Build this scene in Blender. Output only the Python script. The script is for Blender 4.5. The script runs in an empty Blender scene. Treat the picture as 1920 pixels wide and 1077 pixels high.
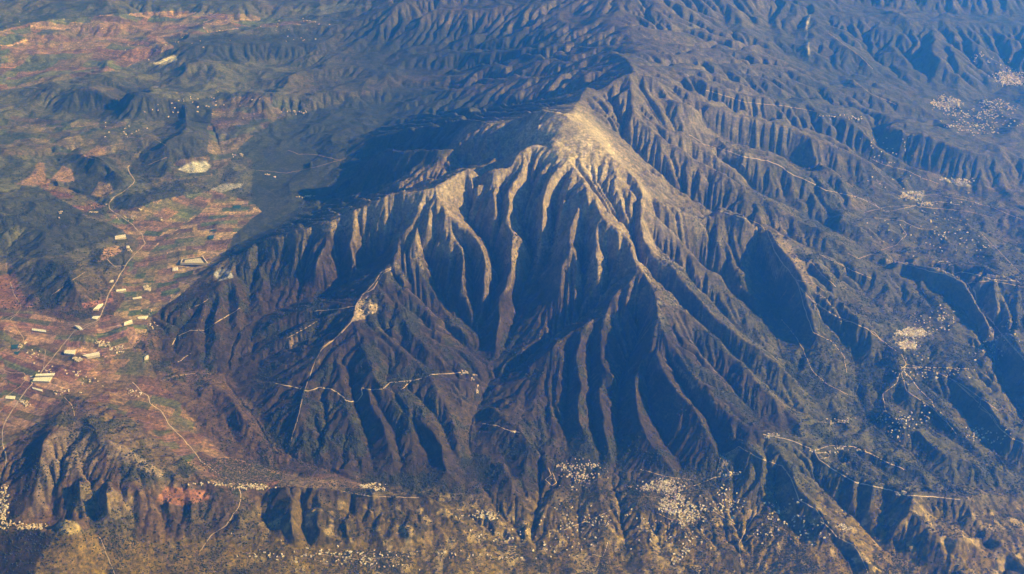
import bpy, math, random
import numpy as np
sc = bpy.context.scene
C = sc.collection
PI = math.pi
# ---------------------------------------------------------------- camera, sky, sun, exposure
CAM_H = 9000.0
PITCH = math.radians(32.0)
FPX = 2050.0            # focal length in pixels of a 1920 wide frame
SUN_EL, SUN_AZ = 28.0, -5.0   # elevation, azimuth counter-clockwise from +X (degrees)
cam = bpy.data.cameras.new('camera'); camo = bpy.data.objects.new('camera', cam); C.objects.link(camo)
camo.location = (0, 0, CAM_H); camo.rotation_euler = (PI/2 - PITCH, 0, 0)
cam.sensor_width = 36.0; cam.lens = 36.0*FPX/1920.0; cam.clip_start = 10.0; cam.clip_end = 400000.0
sc.camera = camo
W = bpy.data.worlds.new("World"); sc.world = W; W.use_nodes = True
nt = W.node_tree; bg = nt.nodes['Background']; sky = nt.nodes.new('ShaderNodeTexSky')
sky.sky_type = 'NISHITA'; sky.sun_disc = False
sky.sun_elevation = math.radians(SUN_EL); sky.sun_rotation = math.radians(90 - SUN_AZ)
sky.air_density = 0.8; sky.dust_density = 0.2; sky.altitude = 3500
nt.links.new(sky.outputs[0], bg.inputs[0]); bg.inputs[1].default_value = 0.05
sl = bpy.data.lights.new('sun', 'SUN'); sl.energy = 5.0; sl.angle = math.radians(0.5); sl.color = (1.0, 0.89, 0.84)
so = bpy.data.objects.new('sun', sl); C.objects.link(so)
se, sa = math.radians(SUN_EL), math.radians(SUN_AZ)
from mathutils import Vector
sdir = Vector((math.cos(se)*math.cos(sa), math.cos(se)*math.sin(sa), math.sin(se)))
so.rotation_euler = sdir.to_track_quat('Z', 'Y').to_euler(); so.location = (20000, 8000, 12000)
sc.view_settings.view_transform = 'Standard'; sc.view_settings.look = 'None'
sc.view_settings.exposure = 0.86; sc.view_settings.gamma = 1.0
HAZE_DENSITY = 5.4e-5
cy = sc.cycles
try:
    cy.use_denoising = True; cy.volume_bounces = 1; cy.max_bounces = 5; cy.diffuse_bounces = 2
except Exception: pass

# ---------------------------------------------------------------- geometry of sight (used to place traced features)
cP, sP = math.cos(PITCH), math.sin(PITCH)
def unproj(u, v, h):
    a = (u-960.0)/FPX; b = -(v-538.5)/FPX
    dx = a; dy = cP + b*sP; dz = -sP + b*cP
    t = (h-CAM_H)/dz
    return dx*t, dy*t
def proj(x, y, z):
    zz = z-CAM_H
    d = y*cP - zz*sP; b = y*sP + zz*cP
    return 960.0 + FPX*x/d, 538.5 - FPX*b/d

# ---------------------------------------------------------------- noise
def hash2(ix, iy, s):
    h = (ix.astype(np.int64)*374761393 + iy.astype(np.int64)*668265263 + s*982451653) & 0xffffffff
    h = ((h ^ (h >> 13))*1274126177) & 0xffffffff
    h = h ^ (h >> 16)
    return (h & 0xffffff).astype(np.float32)/np.float32(0xffffff)
def vnoise(x, y, s):
    ix = np.floor(x); iy = np.floor(y); fx = (x-ix).astype(np.float32); fy = (y-iy).astype(np.float32)
    x0 = int(ix.min()); y0 = int(iy.min()); w = int(ix.max())-x0+2; h = int(iy.max())-y0+2
    if w*h < 6000000:
        T = np.random.RandomState(s*7+3).rand(h, w).astype(np.float32)
        jx = (ix-x0).astype(np.int32); jy = (iy-y0).astype(np.int32)
        g = lambda a, b: T[jy+b, jx+a]
    else:
        g = lambda a, b: hash2(ix+a, iy+b, s)
    fx = fx*fx*fx*(fx*(fx*6-15)+10); fy = fy*fy*fy*(fy*(fy*6-15)+10)
    a = g(0, 0); b = g(1, 0); c = g(0, 1); d = g(1, 1)
    return (a+(b-a)*fx)*(1-fy) + (c+(d-c)*fx)*fy - 0.5       # -0.5 .. 0.5
def fbm(x, y, s, octv=4, gain=0.5, ridged=False):
    o = 0; amp = 1.0; tot = 0
    c, q = math.cos(0.6), math.sin(0.6)
    for k in range(octv):
        n = vnoise(x, y, s+k)
        if ridged: n = 0.5 - np.abs(n)*2.0
        o = o + n*amp; tot += amp; amp *= gain
        x, y = (c*x - q*y)*2.03+17.1, (q*x + c*y)*2.03+5.7
    return o/tot
# traced relief: R = crest lines, V = valley lines, B = soft spot heights;  u v h triples
REL = """
R 1191 137 2480 1160 153 2420 1140 164 2360 1118 173 2300 1097 168 2400 1088 184 2340 1084 200 2330 1078 222 2560
R 1018 208 2680 1035 213 2700 1058 221 2680 1085 236 2640 1110 254 2580 1145 292 2440 1175 318 2340 1195 343 2250 1205 373 2150
R 1205 375 2140 1232 390 2000 1272 405 1850 1305 415 1700 1335 442 1500 1360 478 1300 1375 504 1190 1385 535 1080 1420 570 900
V 1120 222 2230 1167 262 1930 1220 315 1680 1260 352 1500 1312 382 1330 1370 432 1150 1410 490 980 1440 545 860 1460 585 780 1455 625 730 1462 665 690 1475 700 650 1515 745 600 1590 772 540 1640 810 500 1700 850 440 1760 905 380 1860 935 330 2000 970 280
V 1215 405 1930 1262 447 1580 1310 486 1250 1350 535 1000 1390 566 880 1425 602 790
R 1345 396 1700 1386 408 1660 1424 421 1620 1440 438 1530 1450 470 1450 1463 492 1380 1478 507 1320 1492 527 1250 1502 552 1150 1507 575 1080 1512 592 1020 1525 625 900 1560 642 820 1583 670 720 1587 700 630
R 1502 542 1190 1525 567 1080 1560 590 1000 1585 604 940 1600 606 930 1640 625 840 1657 642 770 1680 660 740
R 1492 527 1240 1525 533 1180 1545 548 1120 1575 570 1020 1590 590 960
R 1490 491 1330 1520 492 1250 1540 515 1150 1568 540 1020
R 1465 600 800 1492 632 770 1505 655 730 1522 695 660 1550 722 610 1590 742 550
V 1538 586 980 1568 622 800 1598 660 660 1603 700 590 1606 745 530 1632 795 490
V 1380 380 1400 1440 420 1230 1490 448 1120 1540 475 1030 1580 505 950 1620 545 860 1650 585 800
V 1470 480 1250 1520 520 1060 1560 560 960 1600 590 880
R 1535 478 1100 1595 507 1000 1635 524 920 1675 550 850 1700 580 800
R 1180 228 2130 1210 238 2080 1230 257 1980 1255 275 1880 1292 297 1760 1330 315 1660 1355 330 1590 1390 352 1500 1418 368 1420 1440 380 1360 1465 395 1300 1500 420 1200 1528 433 1150 1558 448 1080 1581 464 1030 1601 484 1000 1627 517 930 1654 520 900 1701 522 880 1748 547 830 1781 567 780 1801 587 740 1828 617 700 1845 660 640 1868 714 580 1895 765 520
R 1191 140 2470 1189 175 2330 1186 205 2230 1180 228 2130
V 1612 482 930 1640 505 860 1700 512 790 1755 535 680 1800 572 580 1838 625 500 1868 690 440 1890 745 400 1920 800 370
R 1660 488 980 1700 497 1000 1740 510 1040 1778 517 1050 1812 533 1030 1828 550 1000 1832 574 950 1862 607 900 1885 637 850 1915 671 780 1955 715 700 1990 780 600
R 1812 533 1030 1860 528 1040 1920 540 1000 1990 560 950
R 1862 530 1000 1880 560 900 1885 590 860
V 1850 545 930 1850 575 890 1880 600 800 1930 650 650
R 1390 837 790 1427 861 760 1467 874 720 1484 904 680 1497 938 640 1527 954 620 1547 984 580 1567 1008 540 1601 1021 510 1614 1041 480 1631 1075 440
R 1410 822 790 1440 815 780 1490 825 740 1527 844 700 1534 861 690 1567 884 670 1601 904 650 1641 914 640 1684 924 640 1714 931 620 1748 931 600 1801 938 560 1868 934 500 1930 940 450
R 1527 838 700 1557 834 690 1601 837 660 1634 851 620 1658 864 580 1698 881 520 1744 904 440
R 1567 870 660 1600 868 650 1650 885 580 1675 900 540
R 1654 774 600 1691 804 570 1724 821 540 1748 844 510 1781 867 480 1821 877 440 1848 894 410 1878 917 360
R 1690 700 680 1700 735 640 1748 767 600 1775 791 570 1795 817 520 1831 844 460 1868 880 380
R 1740 690 670 1791 717 640 1821 744 610 1855 777 580 1872 804 560 1898 824 540 1925 835 520
V 1615 735 560 1660 750 560 1720 790 500 1765 824 460 1815 851 410 1855 891 360
V 1720 715 620 1801 775 450 1848 827 400 1875 867 360 1905 931 320
R 1634 918 640 1634 940 560 1624 978 430
R 1601 908 640 1600 930 560 1591 955 480
R 1714 931 620 1698 971 560 1728 1001 500 1760 1025 450 1788 1051 380
R 1714 951 590 1768 994 500 1815 1004 430
R 1781 941 550 1828 971 500 1855 984 470 1930 981 400
R 1698 971 550 1680 990 500 1672 1010 440
R 1740 1010 490 1800 1020 480 1821 1016 480 1855 1008 480 1902 1051 390 1930 1075 330
V 1521 900 570 1557 935 500 1591 968 420 1618 988 390 1634 1011 360 1654 1032 340 1721 1064 310
V 1612 925 560 1612 960 450
V 1660 935 560 1655 985 420 1680 1030 350
V 1740 955 520 1790 995 430 1850 1030 380
V 1560 868 600 1600 880 590 1645 897 570
V 1540 890 620 1590 915 590
V 1606 853 600 1648 874 530 1681 899 450 1730 915 400
V 1290 300 1640 1340 330 1420 1400 365 1260
R 1155 400 2060 1171 420 1980 1178 440 1920
R 1018 208 2680 1010 240 2560
R 961 301 2340 967 291 2380 985 285 2400 1010 280 2430 1032 277 2480 1048 297 2430 1080 317 2360 1095 335 2320 1100 375 2220 1120 395 2150 1135 420 2060 1150 440 1990 1183 458 1890 1188 494 1780 1208 521 1690 1220 540 1640 1250 565 1520 1270 583 1450 1300 603 1350 1325 623 1270 1350 645 1180 1360 665 1120 1390 685 1040 1408 705 980 1430 735 900 1470 765 780 1510 790 690 1560 805 620
V 930 306 2040 960 290 2190 1000 274 2370 1035 266 2500 1062 286 2470
R 1145 293 2440 1160 340 2300 1175 345 2230 1202 376 2130
R 1220 540 1640 1225 578 1540 1240 615 1430 1257 660 1280 1275 690 1180 1300 720 1080 1318 735 1020 1335 755 970 1360 772 900 1385 792 840 1410 817 790 1432 850 720 1440 880 680
R 1360 775 890 1375 807 820 1382 828 790 1390 838 780
R 1225 585 1500 1224 620 1400 1222 650 1300 1232 690 1180 1250 715 1100 1270 740 1020 1297 767 930 1317 797 840 1335 822 760 1342 850 680 1345 875 600
R 1222 650 1290 1205 680 1130 1190 712 1000 1192 750 900 1197 787 800 1210 820 730 1230 845 680 1247 865 640 1265 890 580
R 1205 521 1680 1197 530 1640 1170 542 1560 1150 560 1470 1140 580 1390 1132 610 1280 1122 632 1190 1121 645 1150 1125 667 1080 1135 700 980 1157 720 890
R 1110 612 1240 1101 617 1240 1070 628 1180 1050 647 1100 1033 662 1040 1003 685 920 990 697 870 975 712 780
R 1101 617 1240 1090 645 1150 1078 670 1060 1077 695 980 1087 717 920 1095 732 880 1083 750 840 1082 775 780 1092 805 710 1107 830 650 1116 850 600
R 1121 645 1150 1113 612 1230
R 1115 737 880 1122 767 810 1132 782 770 1132 812 710 1143 840 640 1146 865 570
R 1060 660 1060 1053 720 850 1045 740 790 1027 765 710
V 1135 547 1380 1112 577 1230 1095 592 1150 1060 617 1020 1030 637 950 1000 662 870 960 695 780 935 722 700
V 1108 660 1000 1106 700 890 1107 745 770 1110 790 660 1120 830 590 1124 875 520
V 1066 670 950 1064 720 810 1060 770 690 1060 820 600 1062 850 570
V 1200 620 1150 1180 665 990 1165 705 850 1160 745 740 1160 790 650 1158 840 570 1155 880 510
V 1212 712 960 1215 750 810 1228 795 690 1250 840 590 1278 885 520
V 1250 672 1180 1270 710 1030 1290 745 900 1325 790 750 1345 830 650 1358 862 600
V 1300 640 1230 1350 700 1000 1385 745 860 1420 785 750 1480 812 670
V 1215 500 1640 1245 537 1460 1285 575 1300 1340 635 1040 1400 690 850 1450 737 720 1500 775 630 1560 790 570
R 1202 376 2150 1203 400 2060 1196 430 1960 1204 455 1870 1215 470 1800 1232 497 1700 1260 508 1640 1282 537 1520 1312 567 1380 1332 590 1280 1355 612 1180 1380 630 1100 1408 650 1020 1440 677 920 1470 700 830 1498 728 730
V 1185 440 1830 1194 470 1760 1203 500 1660
R 1210 395 2060 1232 415 1930 1262 442 1750 1290 480 1550 1335 515 1350 1350 525 1280 1362 545 1180 1385 577 1060 1415 605 940 1432 625 850 1455 652 750
V 1230 460 1700 1262 487 1560 1300 527 1350 1345 573 1120 1390 622 930 1430 655 790
R 955 320 2250 948 340 2150 925 364 2060 928 395 1930 943 420 1800 954 432 1750 957 470 1600 962 513 1400 955 540 1300 940 560 1210 932 568 1170 938 600 1050 930 650 880
R 954 432 1750 970 450 1660 987 468 1560 981 503 1380
R 1045 325 2340 1030 347 2250 1017 382 2090 1015 410 1960 1017 432 1840 1010 450 1700
R 1072 340 2290 1060 370 2150 1056 388 2070
R 1082 330 2320 1083 360 2230 1088 385 2120 1075 420 1960 1065 450 1820 1068 475 1730 1055 500 1600 1054 540 1400
R 1065 450 1820 1085 480 1700 1090 510 1590
R 1108 385 2150 1115 420 2030 1114 470 1800 1120 507 1650 1126 545 1460
R 1152 445 1960 1160 470 1830 1163 495 1700 1155 535 1500
V 1040 390 1950 1036 450 1640 1022 500 1380 1000 550 1150 965 600 960 945 650 830 930 695 740
V 1075 395 2060 1060 410 1940
V 1098 410 2000 1092 470 1680 1092 520 1450 1090 575 1200
V 1138 460 1820 1141 510 1580 1137 545 1400
V 1003 338 2150 985 375 1960 968 400 1840 985 432 1640 1002 480 1390 988 530 1190 965 580 1010
R 994 283 2400 1002 320 2270 1003 336 2200
R 1000 330 2220 985 330 2220 965 355 2130 955 385 2000
V 945 328 2080 915 353 1930 885 387 1800 872 408 1740 890 430 1620 910 452 1530 930 482 1380 934 525 1220 922 555 1110 912 590 990 915 640 850 920 690 740
R 947 318 2290 910 320 2270 881 321 2230 840 342 2160 797 360 2100 757 368 2000 723 372 1930 700 385 1850 667 400 1750 640 408 1680 595 427 1550 560 435 1480 535 442 1420 500 452 1330 468 468 1220 440 485 1130 401 504 1050 365 520 980 334 537 940 300 560 915
R 881 321 2230 888 345 2150 910 350 2080
R 797 360 2100 807 380 2010 822 395 1950 854 420 1850 881 445 1730 893 462 1660 904 480 1580 915 507 1450 917 540 1300 905 565 1150
R 822 395 1950 836 430 1780 842 463 1620 865 473 1580 872 490 1490 865 520 1350 862 545 1250 875 570 1110 885 585 1000
V 850 440 1700 880 480 1480 890 520 1280 885 550 1130 893 590 970 900 640 840
R 800 368 2050 806 400 1900 805 425 1800 785 442 1700 767 457 1600 752 480 1480 739 500 1420 742 515 1350 770 542 1250 790 560 1170 810 583 1090 835 605 1000 860 618 940 880 640 860
V 815 440 1700 800 480 1450 815 520 1230 840 560 1060 870 600 900 895 630 820 910 665 780
V 855 490 1420 845 530 1230 858 570 1050 885 610 900
R 739 500 1420 715 512 1370 702 532 1300 680 555 1220 670 570 1200 662 602 1150 630 635 1050 605 655 1000 590 680 940 580 710 890 568 740 860 560 780 800 545 830 680
R 739 500 1420 725 525 1340 735 545 1260 757 572 1160 790 597 1060 817 622 980 837 645 920 870 664 860 895 682 790 927 705 700
V 735 522 1270 775 563 1070 810 595 960 850 633 850 885 665 770 915 697 710
R 670 575 1190 640 580 1130 590 585 1030 540 597 940 500 615 870
R 670 575 1200 597 600 1010 570 617 960 540 632 900 505 650 800 470 670 740
V 625 592 1020 570 605 910 520 625 820 480 645 750
V 640 615 1030 590 630 920 530 655 800 480 680 720
R 662 602 1150 677 645 1080 690 677 1030 702 707 980 715 727 950 747 740 910 767 770 850 785 790 810 812 812 740 830 837 680 827 862 630 835 885 590 870 925 510 885 948 470
R 690 677 1030 705 735 900 740 760 830 765 785 780 775 815 700 782 850 610 800 880 540
V 730 690 900 720 715 890
R 662 620 1100 680 700 950 700 770 830 720 800 770 735 840 680 742 870 600
R 630 640 1040 640 700 930 650 760 820 665 810 730 675 860 620
V 700 735 860 712 765 790 740 810 690 750 850 600 752 895 540
V 655 700 880 668 760 780 690 820 660 700 880 560
V 600 720 860 610 765 780 612 830 680 620 875 590
V 720 712 900 750 760 820 775 790 740 795 830 620 818 868 560
V 750 650 960 800 690 870 850 700 790
R 757 572 1160 770 620 1080 800 660 990 830 680 900 850 720 800 870 770 700 885 790 610
R 700 600 1130 740 640 1050 780 680 950 800 710 900 830 750 820 860 810 680 875 850 580
V 790 740 840 830 800 690 850 850 590 880 900 500
V 920 715 690 905 750 630 886 790 580 880 835 545 893 870 520 900 900 500 915 940 470 935 962 440 965 985 410 994 998 395 1012 1022 370 1030 1060 340
V 750 455 1480 700 492 1200 650 532 1000 600 557 900 550 573 850 500 592 800 460 612 770 440 642 740 430 680 710 420 715 690 437 742 660 480 790 630 510 840 600 560 865 580 640 895 560 700 905 540 745 925 520 790 933 505 850 952 480 890 958 465 940 968 435
R 757 370 1990 765 400 1850 757 430 1700 735 455 1540
R 720 375 1920 725 400 1800 710 430 1620 690 450 1500
V 742 390 1850 740 420 1680 715 460 1450
V 690 400 1760 690 430 1580 670 470 1380 655 520 1120
R 664 403 1740 668 430 1600 655 455 1480 663 480 1350 670 512 1170 650 525 1050
R 620 418 1620 622 445 1480 605 470 1350 595 500 1220 602 525 1080 625 540 1000
V 640 425 1580 635 470 1320 640 515 1080
V 590 440 1440 575 480 1240 570 530 960
R 560 436 1470 570 470 1300 550 500 1150 545 540 960
R 500 453 1320 520 480 1200 500 510 1060 510 550 880
R 468 469 1210 470 500 1130 487 515 1050 500 540 940
V 535 460 1300 530 510 1080 525 560 870
V 485 470 1180 485 495 1090 470 540 930 460 600 790
R 440 486 1120 430 520 1070 412 548 1000 388 563 970 358 577 930 330 600 890 310 630 830 300 660 800
R 430 520 1070 445 545 980 452 575 900 447 597 850 452 640 760 425 690 710
R 412 548 1000 418 575 930 402 607 880 415 640 810 402 668 740 390 700 720
R 388 563 970 382 590 920 370 620 880 350 632 860 345 660 800 362 685 750
V 430 560 880 428 600 830 432 650 750
V 400 575 890 385 610 850 385 650 780 380 690 730
V 365 590 870 335 620 830 325 660 790
R 378 730 790 404 727 800 441 740 770 468 780 720 485 804 690 515 841 640 525 850 645 560 852 640 600 860 630 640 885 600 668 895 575
R 441 762 740 447 797 720 478 834 640
R 375 770 710 361 792 700 368 814 680 401 834 660 441 851 640 480 868 630
V 425 788 660 440 830 620 490 872 590 560 893 570
V 400 760 700 412 800 650
R 522 917 690 545 922 690 575 917 690 640 925 670 690 932 660 740 934 650 785 934 640 827 950 590 860 981 560
R 545 925 660 550 945 625 548 985 590 552 1015 510
R 575 917 660 581 951 600 592 985 590 618 1015 510
V 565 935 600 570 980 540 580 1022 460
R 660 930 640 652 965 570 648 1000 550 660 1022 490
R 725 938 630 740 975 560 765 1002 540 790 1020 490
V 690 952 590 705 985 550 720 1022 480
V 785 950 600 810 985 540 840 1010 480
V 505 925 640 490 940 570 492 975 480 512 1008 490 560 1032 460 650 1034 450 760 1036 445 840 1022 460 870 990 510
R 137 748 940 120 775 1000 100 812 1040 82 832 1020 77 877 910 67 924 760 27 968 620
R 137 748 940 150 784 1000 187 817 1040 184 850 970 165 885 880 160 905 830
R 187 817 1040 230 850 990 277 877 910 300 900 820 310 925 750
R 225 850 990 240 885 900 250 900 870 262 930 790 288 950 700 310 985 560
R 150 905 900 152 935 800 150 975 620
R 200 930 880 205 960 760 215 990 600
V 118 840 970 120 870 900 110 920 780 100 965 600
V 150 850 930 135 890 860 130 940 730 125 978 600
V 205 870 930 190 910 840 180 950 700 180 985 560
V 240 930 800 250 965 650 262 1000 540
R 310 918 760 340 925 740 380 918 720 420 935 680 440 960 620
R 340 925 740 347 960 640 335 1000 550
R 385 920 720 372 960 630 388 1000 540
V 318 945 740 315 985 560 300 1010 520
V 362 945 700 358 985 600 360 1015 500
V 410 950 660 400 985 570 405 1015 490
V -60 640 905 -20 720 900 3 790 890 8 850 850 6 900 760 -5 950 640 20 985 570 60 988 560 108 988 560
R -60 1020 560 0 1008 610 50 998 660 92 990 700 103 994 710 112 980 800 125 978 820 147 985 790 160 1002 640 190 1012 560
R 103 996 700 90 1030 640 77 1052 600 65 1085 600 50 1130 540
V -40 1090 480 20 1110 480
V 160 1045 580 200 1075 480 190 1110 440
V 205 1000 580 250 1012 510 330 1022 480 420 1030 460 520 1042 440
R 921 767 700 941 790 700 981 817 680 1011 850 620 1025 880 570
V 900 850 540 940 860 530 960 900 480
V 1000 830 600 1013 860 560 1010 900 500 1012 935 450 1000 985 400
R 945 870 600 960 910 560 955 960 440
R 985 880 570 985 920 510 985 960 440
V 1150 878 520 1146 905 490 1165 960 420 1172 1030 350 1175 1090 320
R 1120 885 560 1122 930 500 1130 1000 410 1125 1060 340
V 1090 920 480 1082 960 430 1090 1030 350
R 1060 890 550 1045 940 480 1040 990 420
R 1200 890 540 1195 940 490 1205 1000 420 1215 1060 350
R 1300 890 560 1330 930 500 1350 980 440 1360 1040 390
R 1415 870 700 1418 900 600 1400 940 520 1395 990 450
V 1455 890 600 1450 930 520 1470 980 440 1500 1020 400
R 1480 950 560 1520 1000 490 1530 1050 430
V 1380 870 640 1375 920 530 1370 970 450
V 1560 1020 450 1590 1050 400 1600 1090 370
R 1285 198 2150 1330 208 2000 1385 222 1850 1440 238 1700 1478 250 1600 1515 265 1500 1550 277 1400 1590 292 1280 1630 312 1130 1660 338 980
R 1191 140 2470 1220 155 2380 1245 170 2300 1285 198 2150
R 1200 165 2330 1215 205 2130 1225 230 2050 1262 249 1950 1292 253 1900 1322 272 1800 1360 282 1700 1395 295 1600 1440 303 1500 1460 310 1450 1485 330 1350 1515 340 1270 1548 358 1180 1580 365 1080 1600 370 1030
R 1322 272 1800 1350 300 1600 1385 320 1450 1400 335 1350
R 1385 303 1580 1430 330 1380 1470 350 1230 1500 370 1130
V 1240 250 1880 1290 275 1700 1340 308 1450 1400 345 1230 1460 380 1080 1520 410 980 1590 445 880 1640 480 850
V 1235 195 2080 1310 235 1750 1380 266 1500 1450 290 1320 1520 322 1120 1600 352 950 1650 372 880
V 1220 130 2150 1280 165 1950 1350 200 1700 1420 222 1530 1500 240 1350 1560 262 1200 1620 298 1000 1680 340 860
R 1323 168 1950 1370 184 1820 1394 192 1750 1467 199 1600 1531 210 1450 1560 220 1380 1615 250 1250 1635 275 1150 1680 300 1020 1717 320 950 1765 332 860
R 1400 130 1750 1424 150 1700 1467 170 1600 1507 184 1500 1541 197 1400
V 1360 150 1700 1420 175 1560 1480 190 1480
R 1200 60 2000 1280 62 1950 1323 77 1880 1380 90 1800 1424 104 1700 1460 124 1550 1500 140 1420
R 1200 100 2050 1260 110 2000 1323 168 1950
R 1700 235 1200 1690 255 1200 1752 266 1190 1790 280 1140 1827 292 1070 1897 302 950 1960 320 880
R 1660 238 1250 1700 235 1200
V 1600 205 1200 1635 240 1080 1655 282 960 1695 308 880 1740 325 820 1827 350 750 1920 360 700
V 1480 190 1400 1550 190 1250 1600 200 1150 1640 215 1060 1700 222 950 1780 230 850 1860 250 780
R 1515 280 1440 1545 307 1320 1570 330 1200 1592 358 1070
R 1601 150 1300 1634 177 1200 1681 197 1100 1748 217 980 1800 225 880
R 1522 12 1700 1514 32 1680 1513 55 1600 1515 80 1480 1514 105 1330
R 1514 40 1680 1540 62 1550 1567 80 1420 1588 87 1370 1614 107 1270 1638 130 1120
V 1485 60 1350 1492 110 1150 1530 135 1080 1600 142 1020 1680 165 930 1760 185 850 1850 200 780
V 1440 30 1500 1450 80 1300 1480 110 1180
R 1614 40 1550 1648 43 1580 1688 33 1650 1725 47 1560 1771 50 1500 1815 47 1530 1862 53 1450 1895 48 1530 1925 53 1530 2000 50 1500
R 1522 12 1700 1570 35 1580 1614 40 1550
R 1771 50 1500 1762 80 1330 1735 98 1270 1758 127 1150 1815 163 900
R 1740 98 1270 1771 94 1250 1801 120 1100 1835 150 900
R 1783 50 1500 1815 77 1320 1848 110 1050
R 1828 50 1500 1870 75 1300 1900 94 1130
R 1688 34 1640 1700 60 1450 1690 90 1250 1680 115 1100
R 1648 43 1580 1655 75 1350 1670 100 1180
V 1740 70 1300 1720 110 1080 1740 150 930 1790 180 820
V 1800 90 1130 1830 125 950 1860 150 830
V 1860 75 1200 1890 110 950
V 1590 60 1350 1640 110 1080 1680 140 980
R 1250 -40 2400 1330 -20 2250 1400 -5 2150 1460 5 1950 1522 12 1700
R 1550 -30 2100 1620 -18 2050 1700 -10 2000 1800 -14 1980 1920 -20 1950
R 1620 -18 2050 1660 0 1800 1700 15 1550
R 1800 -14 1980 1840 5 1750 1870 25 1500
R 1720 -12 2000 1770 5 1750 1800 20 1550
R 1330 -20 2250 1380 20 2000 1400 60 1750 1410 85 1600
R 1250 -40 2400 1300 20 2150 1320 60 1950
V 1350 30 1900 1370 70 1650
V 1600 18 1250 1680 24 1250 1760 30 1200 1850 38 1150 1930 38 1100
R 707 53 1500 725 35 1700 740 20 1850 770 -5 2050 820 -25 2200 900 -30 2250 1000 -30 2250 1150 -35 2300 1250 -40 2400
R 707 53 1500 690 65 1350 670 80 1200
R 830 -22 2150 850 0 1900
R 920 -30 2200 930 0 1900
V 640 70 1080 720 85 1150 760 62 1350 800 32 1500 870 12 1620 980 2 1700
R 740 65 1400 774 43 1700 800 28 1880 827 18 2000 850 25 1960 874 30 1950 910 24 2000 944 17 2050 988 20 2150 1018 33 2120 1041 43 2100 1071 63 2050 1068 103 1950 1108 110 2000 1140 105 2080 1161 107 2130 1176 118 2220 1191 137 2470
R 1108 110 2000 1060 40 2050 1150 30 2050 1250 -40 2400
R 1018 40 2080 1000 60 1900 974 72 1750 940 78 1650 874 80 1500 827 97 1350 757 104 1200 700 125 1080
R 1010 115 1780 960 100 1650 920 105 1550 874 105 1450 847 108 1400 790 117 1250 750 124 1150
R 1068 103 1950 1040 118 1830 1014 124 1750 1004 130 1700 968 137 1600 914 134 1450 880 144 1350 827 150 1250 774 157 1130 730 165 1060
R 1140 120 2050 1098 140 1880 1058 157 1750 1024 154 1700 990 170 1550 960 190 1420 920 195 1300
R 1000 150 1650 960 155 1520 930 160 1420 874 167 1300 827 174 1200 767 190 1100 720 200 1050
R 1176 118 2200 1130 140 2050 1090 155 1950
V 960 62 1750 900 68 1500 850 78 1330 800 88 1200 740 95 1120
V 1030 75 1850 980 90 1600 930 92 1430 860 95 1280 780 110 1100
V 1030 105 1750 980 112 1560 930 120 1380 850 127 1200 770 140 1050
V 1050 140 1700 1000 147 1500 950 147 1350 880 156 1190 820 163 1090 740 175 1000
V 1120 165 1950 1060 182 1650 1000 197 1450 930 207 1300 850 212 1150 770 218 1050 700 228 1010
R 1018 208 2680 994 222 2540 954 231 2380 924 237 2280 904 233 2250 881 224 2180 850 226 2080 827 226 1980 800 235 1850 770 240 1700 740 250 1500 700 262 1300 660 280 1120
R 954 231 2380 935 242 2320 901 247 2250 870 260 2150 840 275 2050 820 283 1980 790 284 1900 754 287 1800 720 286 1750 707 293 1650 680 310 1450 650 340 1180 620 365 1040
R 835 277 2040 842 300 1880 840 316 1740
R 765 292 1750 775 305 1650 762 308 1600 735 302 1580 710 295 1620
R 858 322 1900 848 324 1850 820 337 1760 795 342 1700 785 332 1720 770 327 1700 750 335 1600 720 345 1450 690 355 1300 660 365 1150 625 380 1030
V 900 288 2050 892 312 1870 860 312 1720 815 318 1560 780 316 1450 740 322 1330 700 332 1200 660 350 1080 600 385 985
V 810 348 1830 770 360 1640 720 364 1480 680 376 1320 640 390 1180 590 402 1060 540 416 1000 480 441 955 430 466 930 380 491 910 330 517 902 290 545 900
V 900 240 2080 840 247 1820 790 262 1530 740 275 1330 690 292 1150 640 320 1010
V 1055 200 2150 1010 200 2020 960 212 1800 900 217 1580 840 215 1380 780 222 1180 720 238 1060 660 262 1000
V 640 335 990 560 390 960 500 420 940
R 93 197 1050 150 172 1250 234 174 1350 277 187 1300 334 197 1150 418 207 1000
R 234 174 1350 250 195 1230 260 215 1080
R 265 310 970 280 290 1080 310 272 1200 345 256 1250 370 248 1200 385 268 1130 388 300 980
R 345 205 1100 350 225 1150 355 250 1180
R 140 285 1050 160 290 1120 190 300 1160 215 320 1100 240 350 980
R 165 300 1100 158 330 1030 150 360 960
R 405 190 1050 445 178 1150 490 175 1200 520 190 1150 527 205 1020
R 320 80 1150 400 68 1250 470 62 1300 530 55 1250 570 70 1150 600 95 1050
R 470 62 1300 440 90 1150 430 100 1080
R 180 158 1080 205 142 1130 235 150 1080
R 60 15 1250 140 5 1300 200 -5 1300
R 300 18 1150 360 12 1200 430 25 1100
R 0 40 1150 40 70 1080
R 560 30 1150 620 20 1280 680 10 1400
R 330 130 1080 380 125 1130 440 135 1080
R 440 150 1060 500 145 1120 560 155 1060
R 560 185 1060 620 175 1130 680 190 1080
R 580 230 1020 640 222 1090 700 225 1060
R 430 255 980 460 245 1030 500 260 980
R 0 270 1080 30 285 1100 80 280 1080 110 300 1020
R 0 330 1080 60 320 1120 110 340 1060 130 365 980
R -30 395 1130 30 372 1120 60 378 1080 90 398 1030 110 415 960
R 60 378 1080 45 410 1000
R 30 465 960 80 445 1030 140 432 1040 190 430 980 215 440 930
R 20 512 950 45 497 1020 80 490 1060 110 492 1090 130 512 1090 138 535 1100 150 555 1040 175 570 960 190 580 920
R 130 512 1080 90 520 1020 40 525 930
R 155 490 940 190 478 1000 220 485 980 232 498 930
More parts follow.
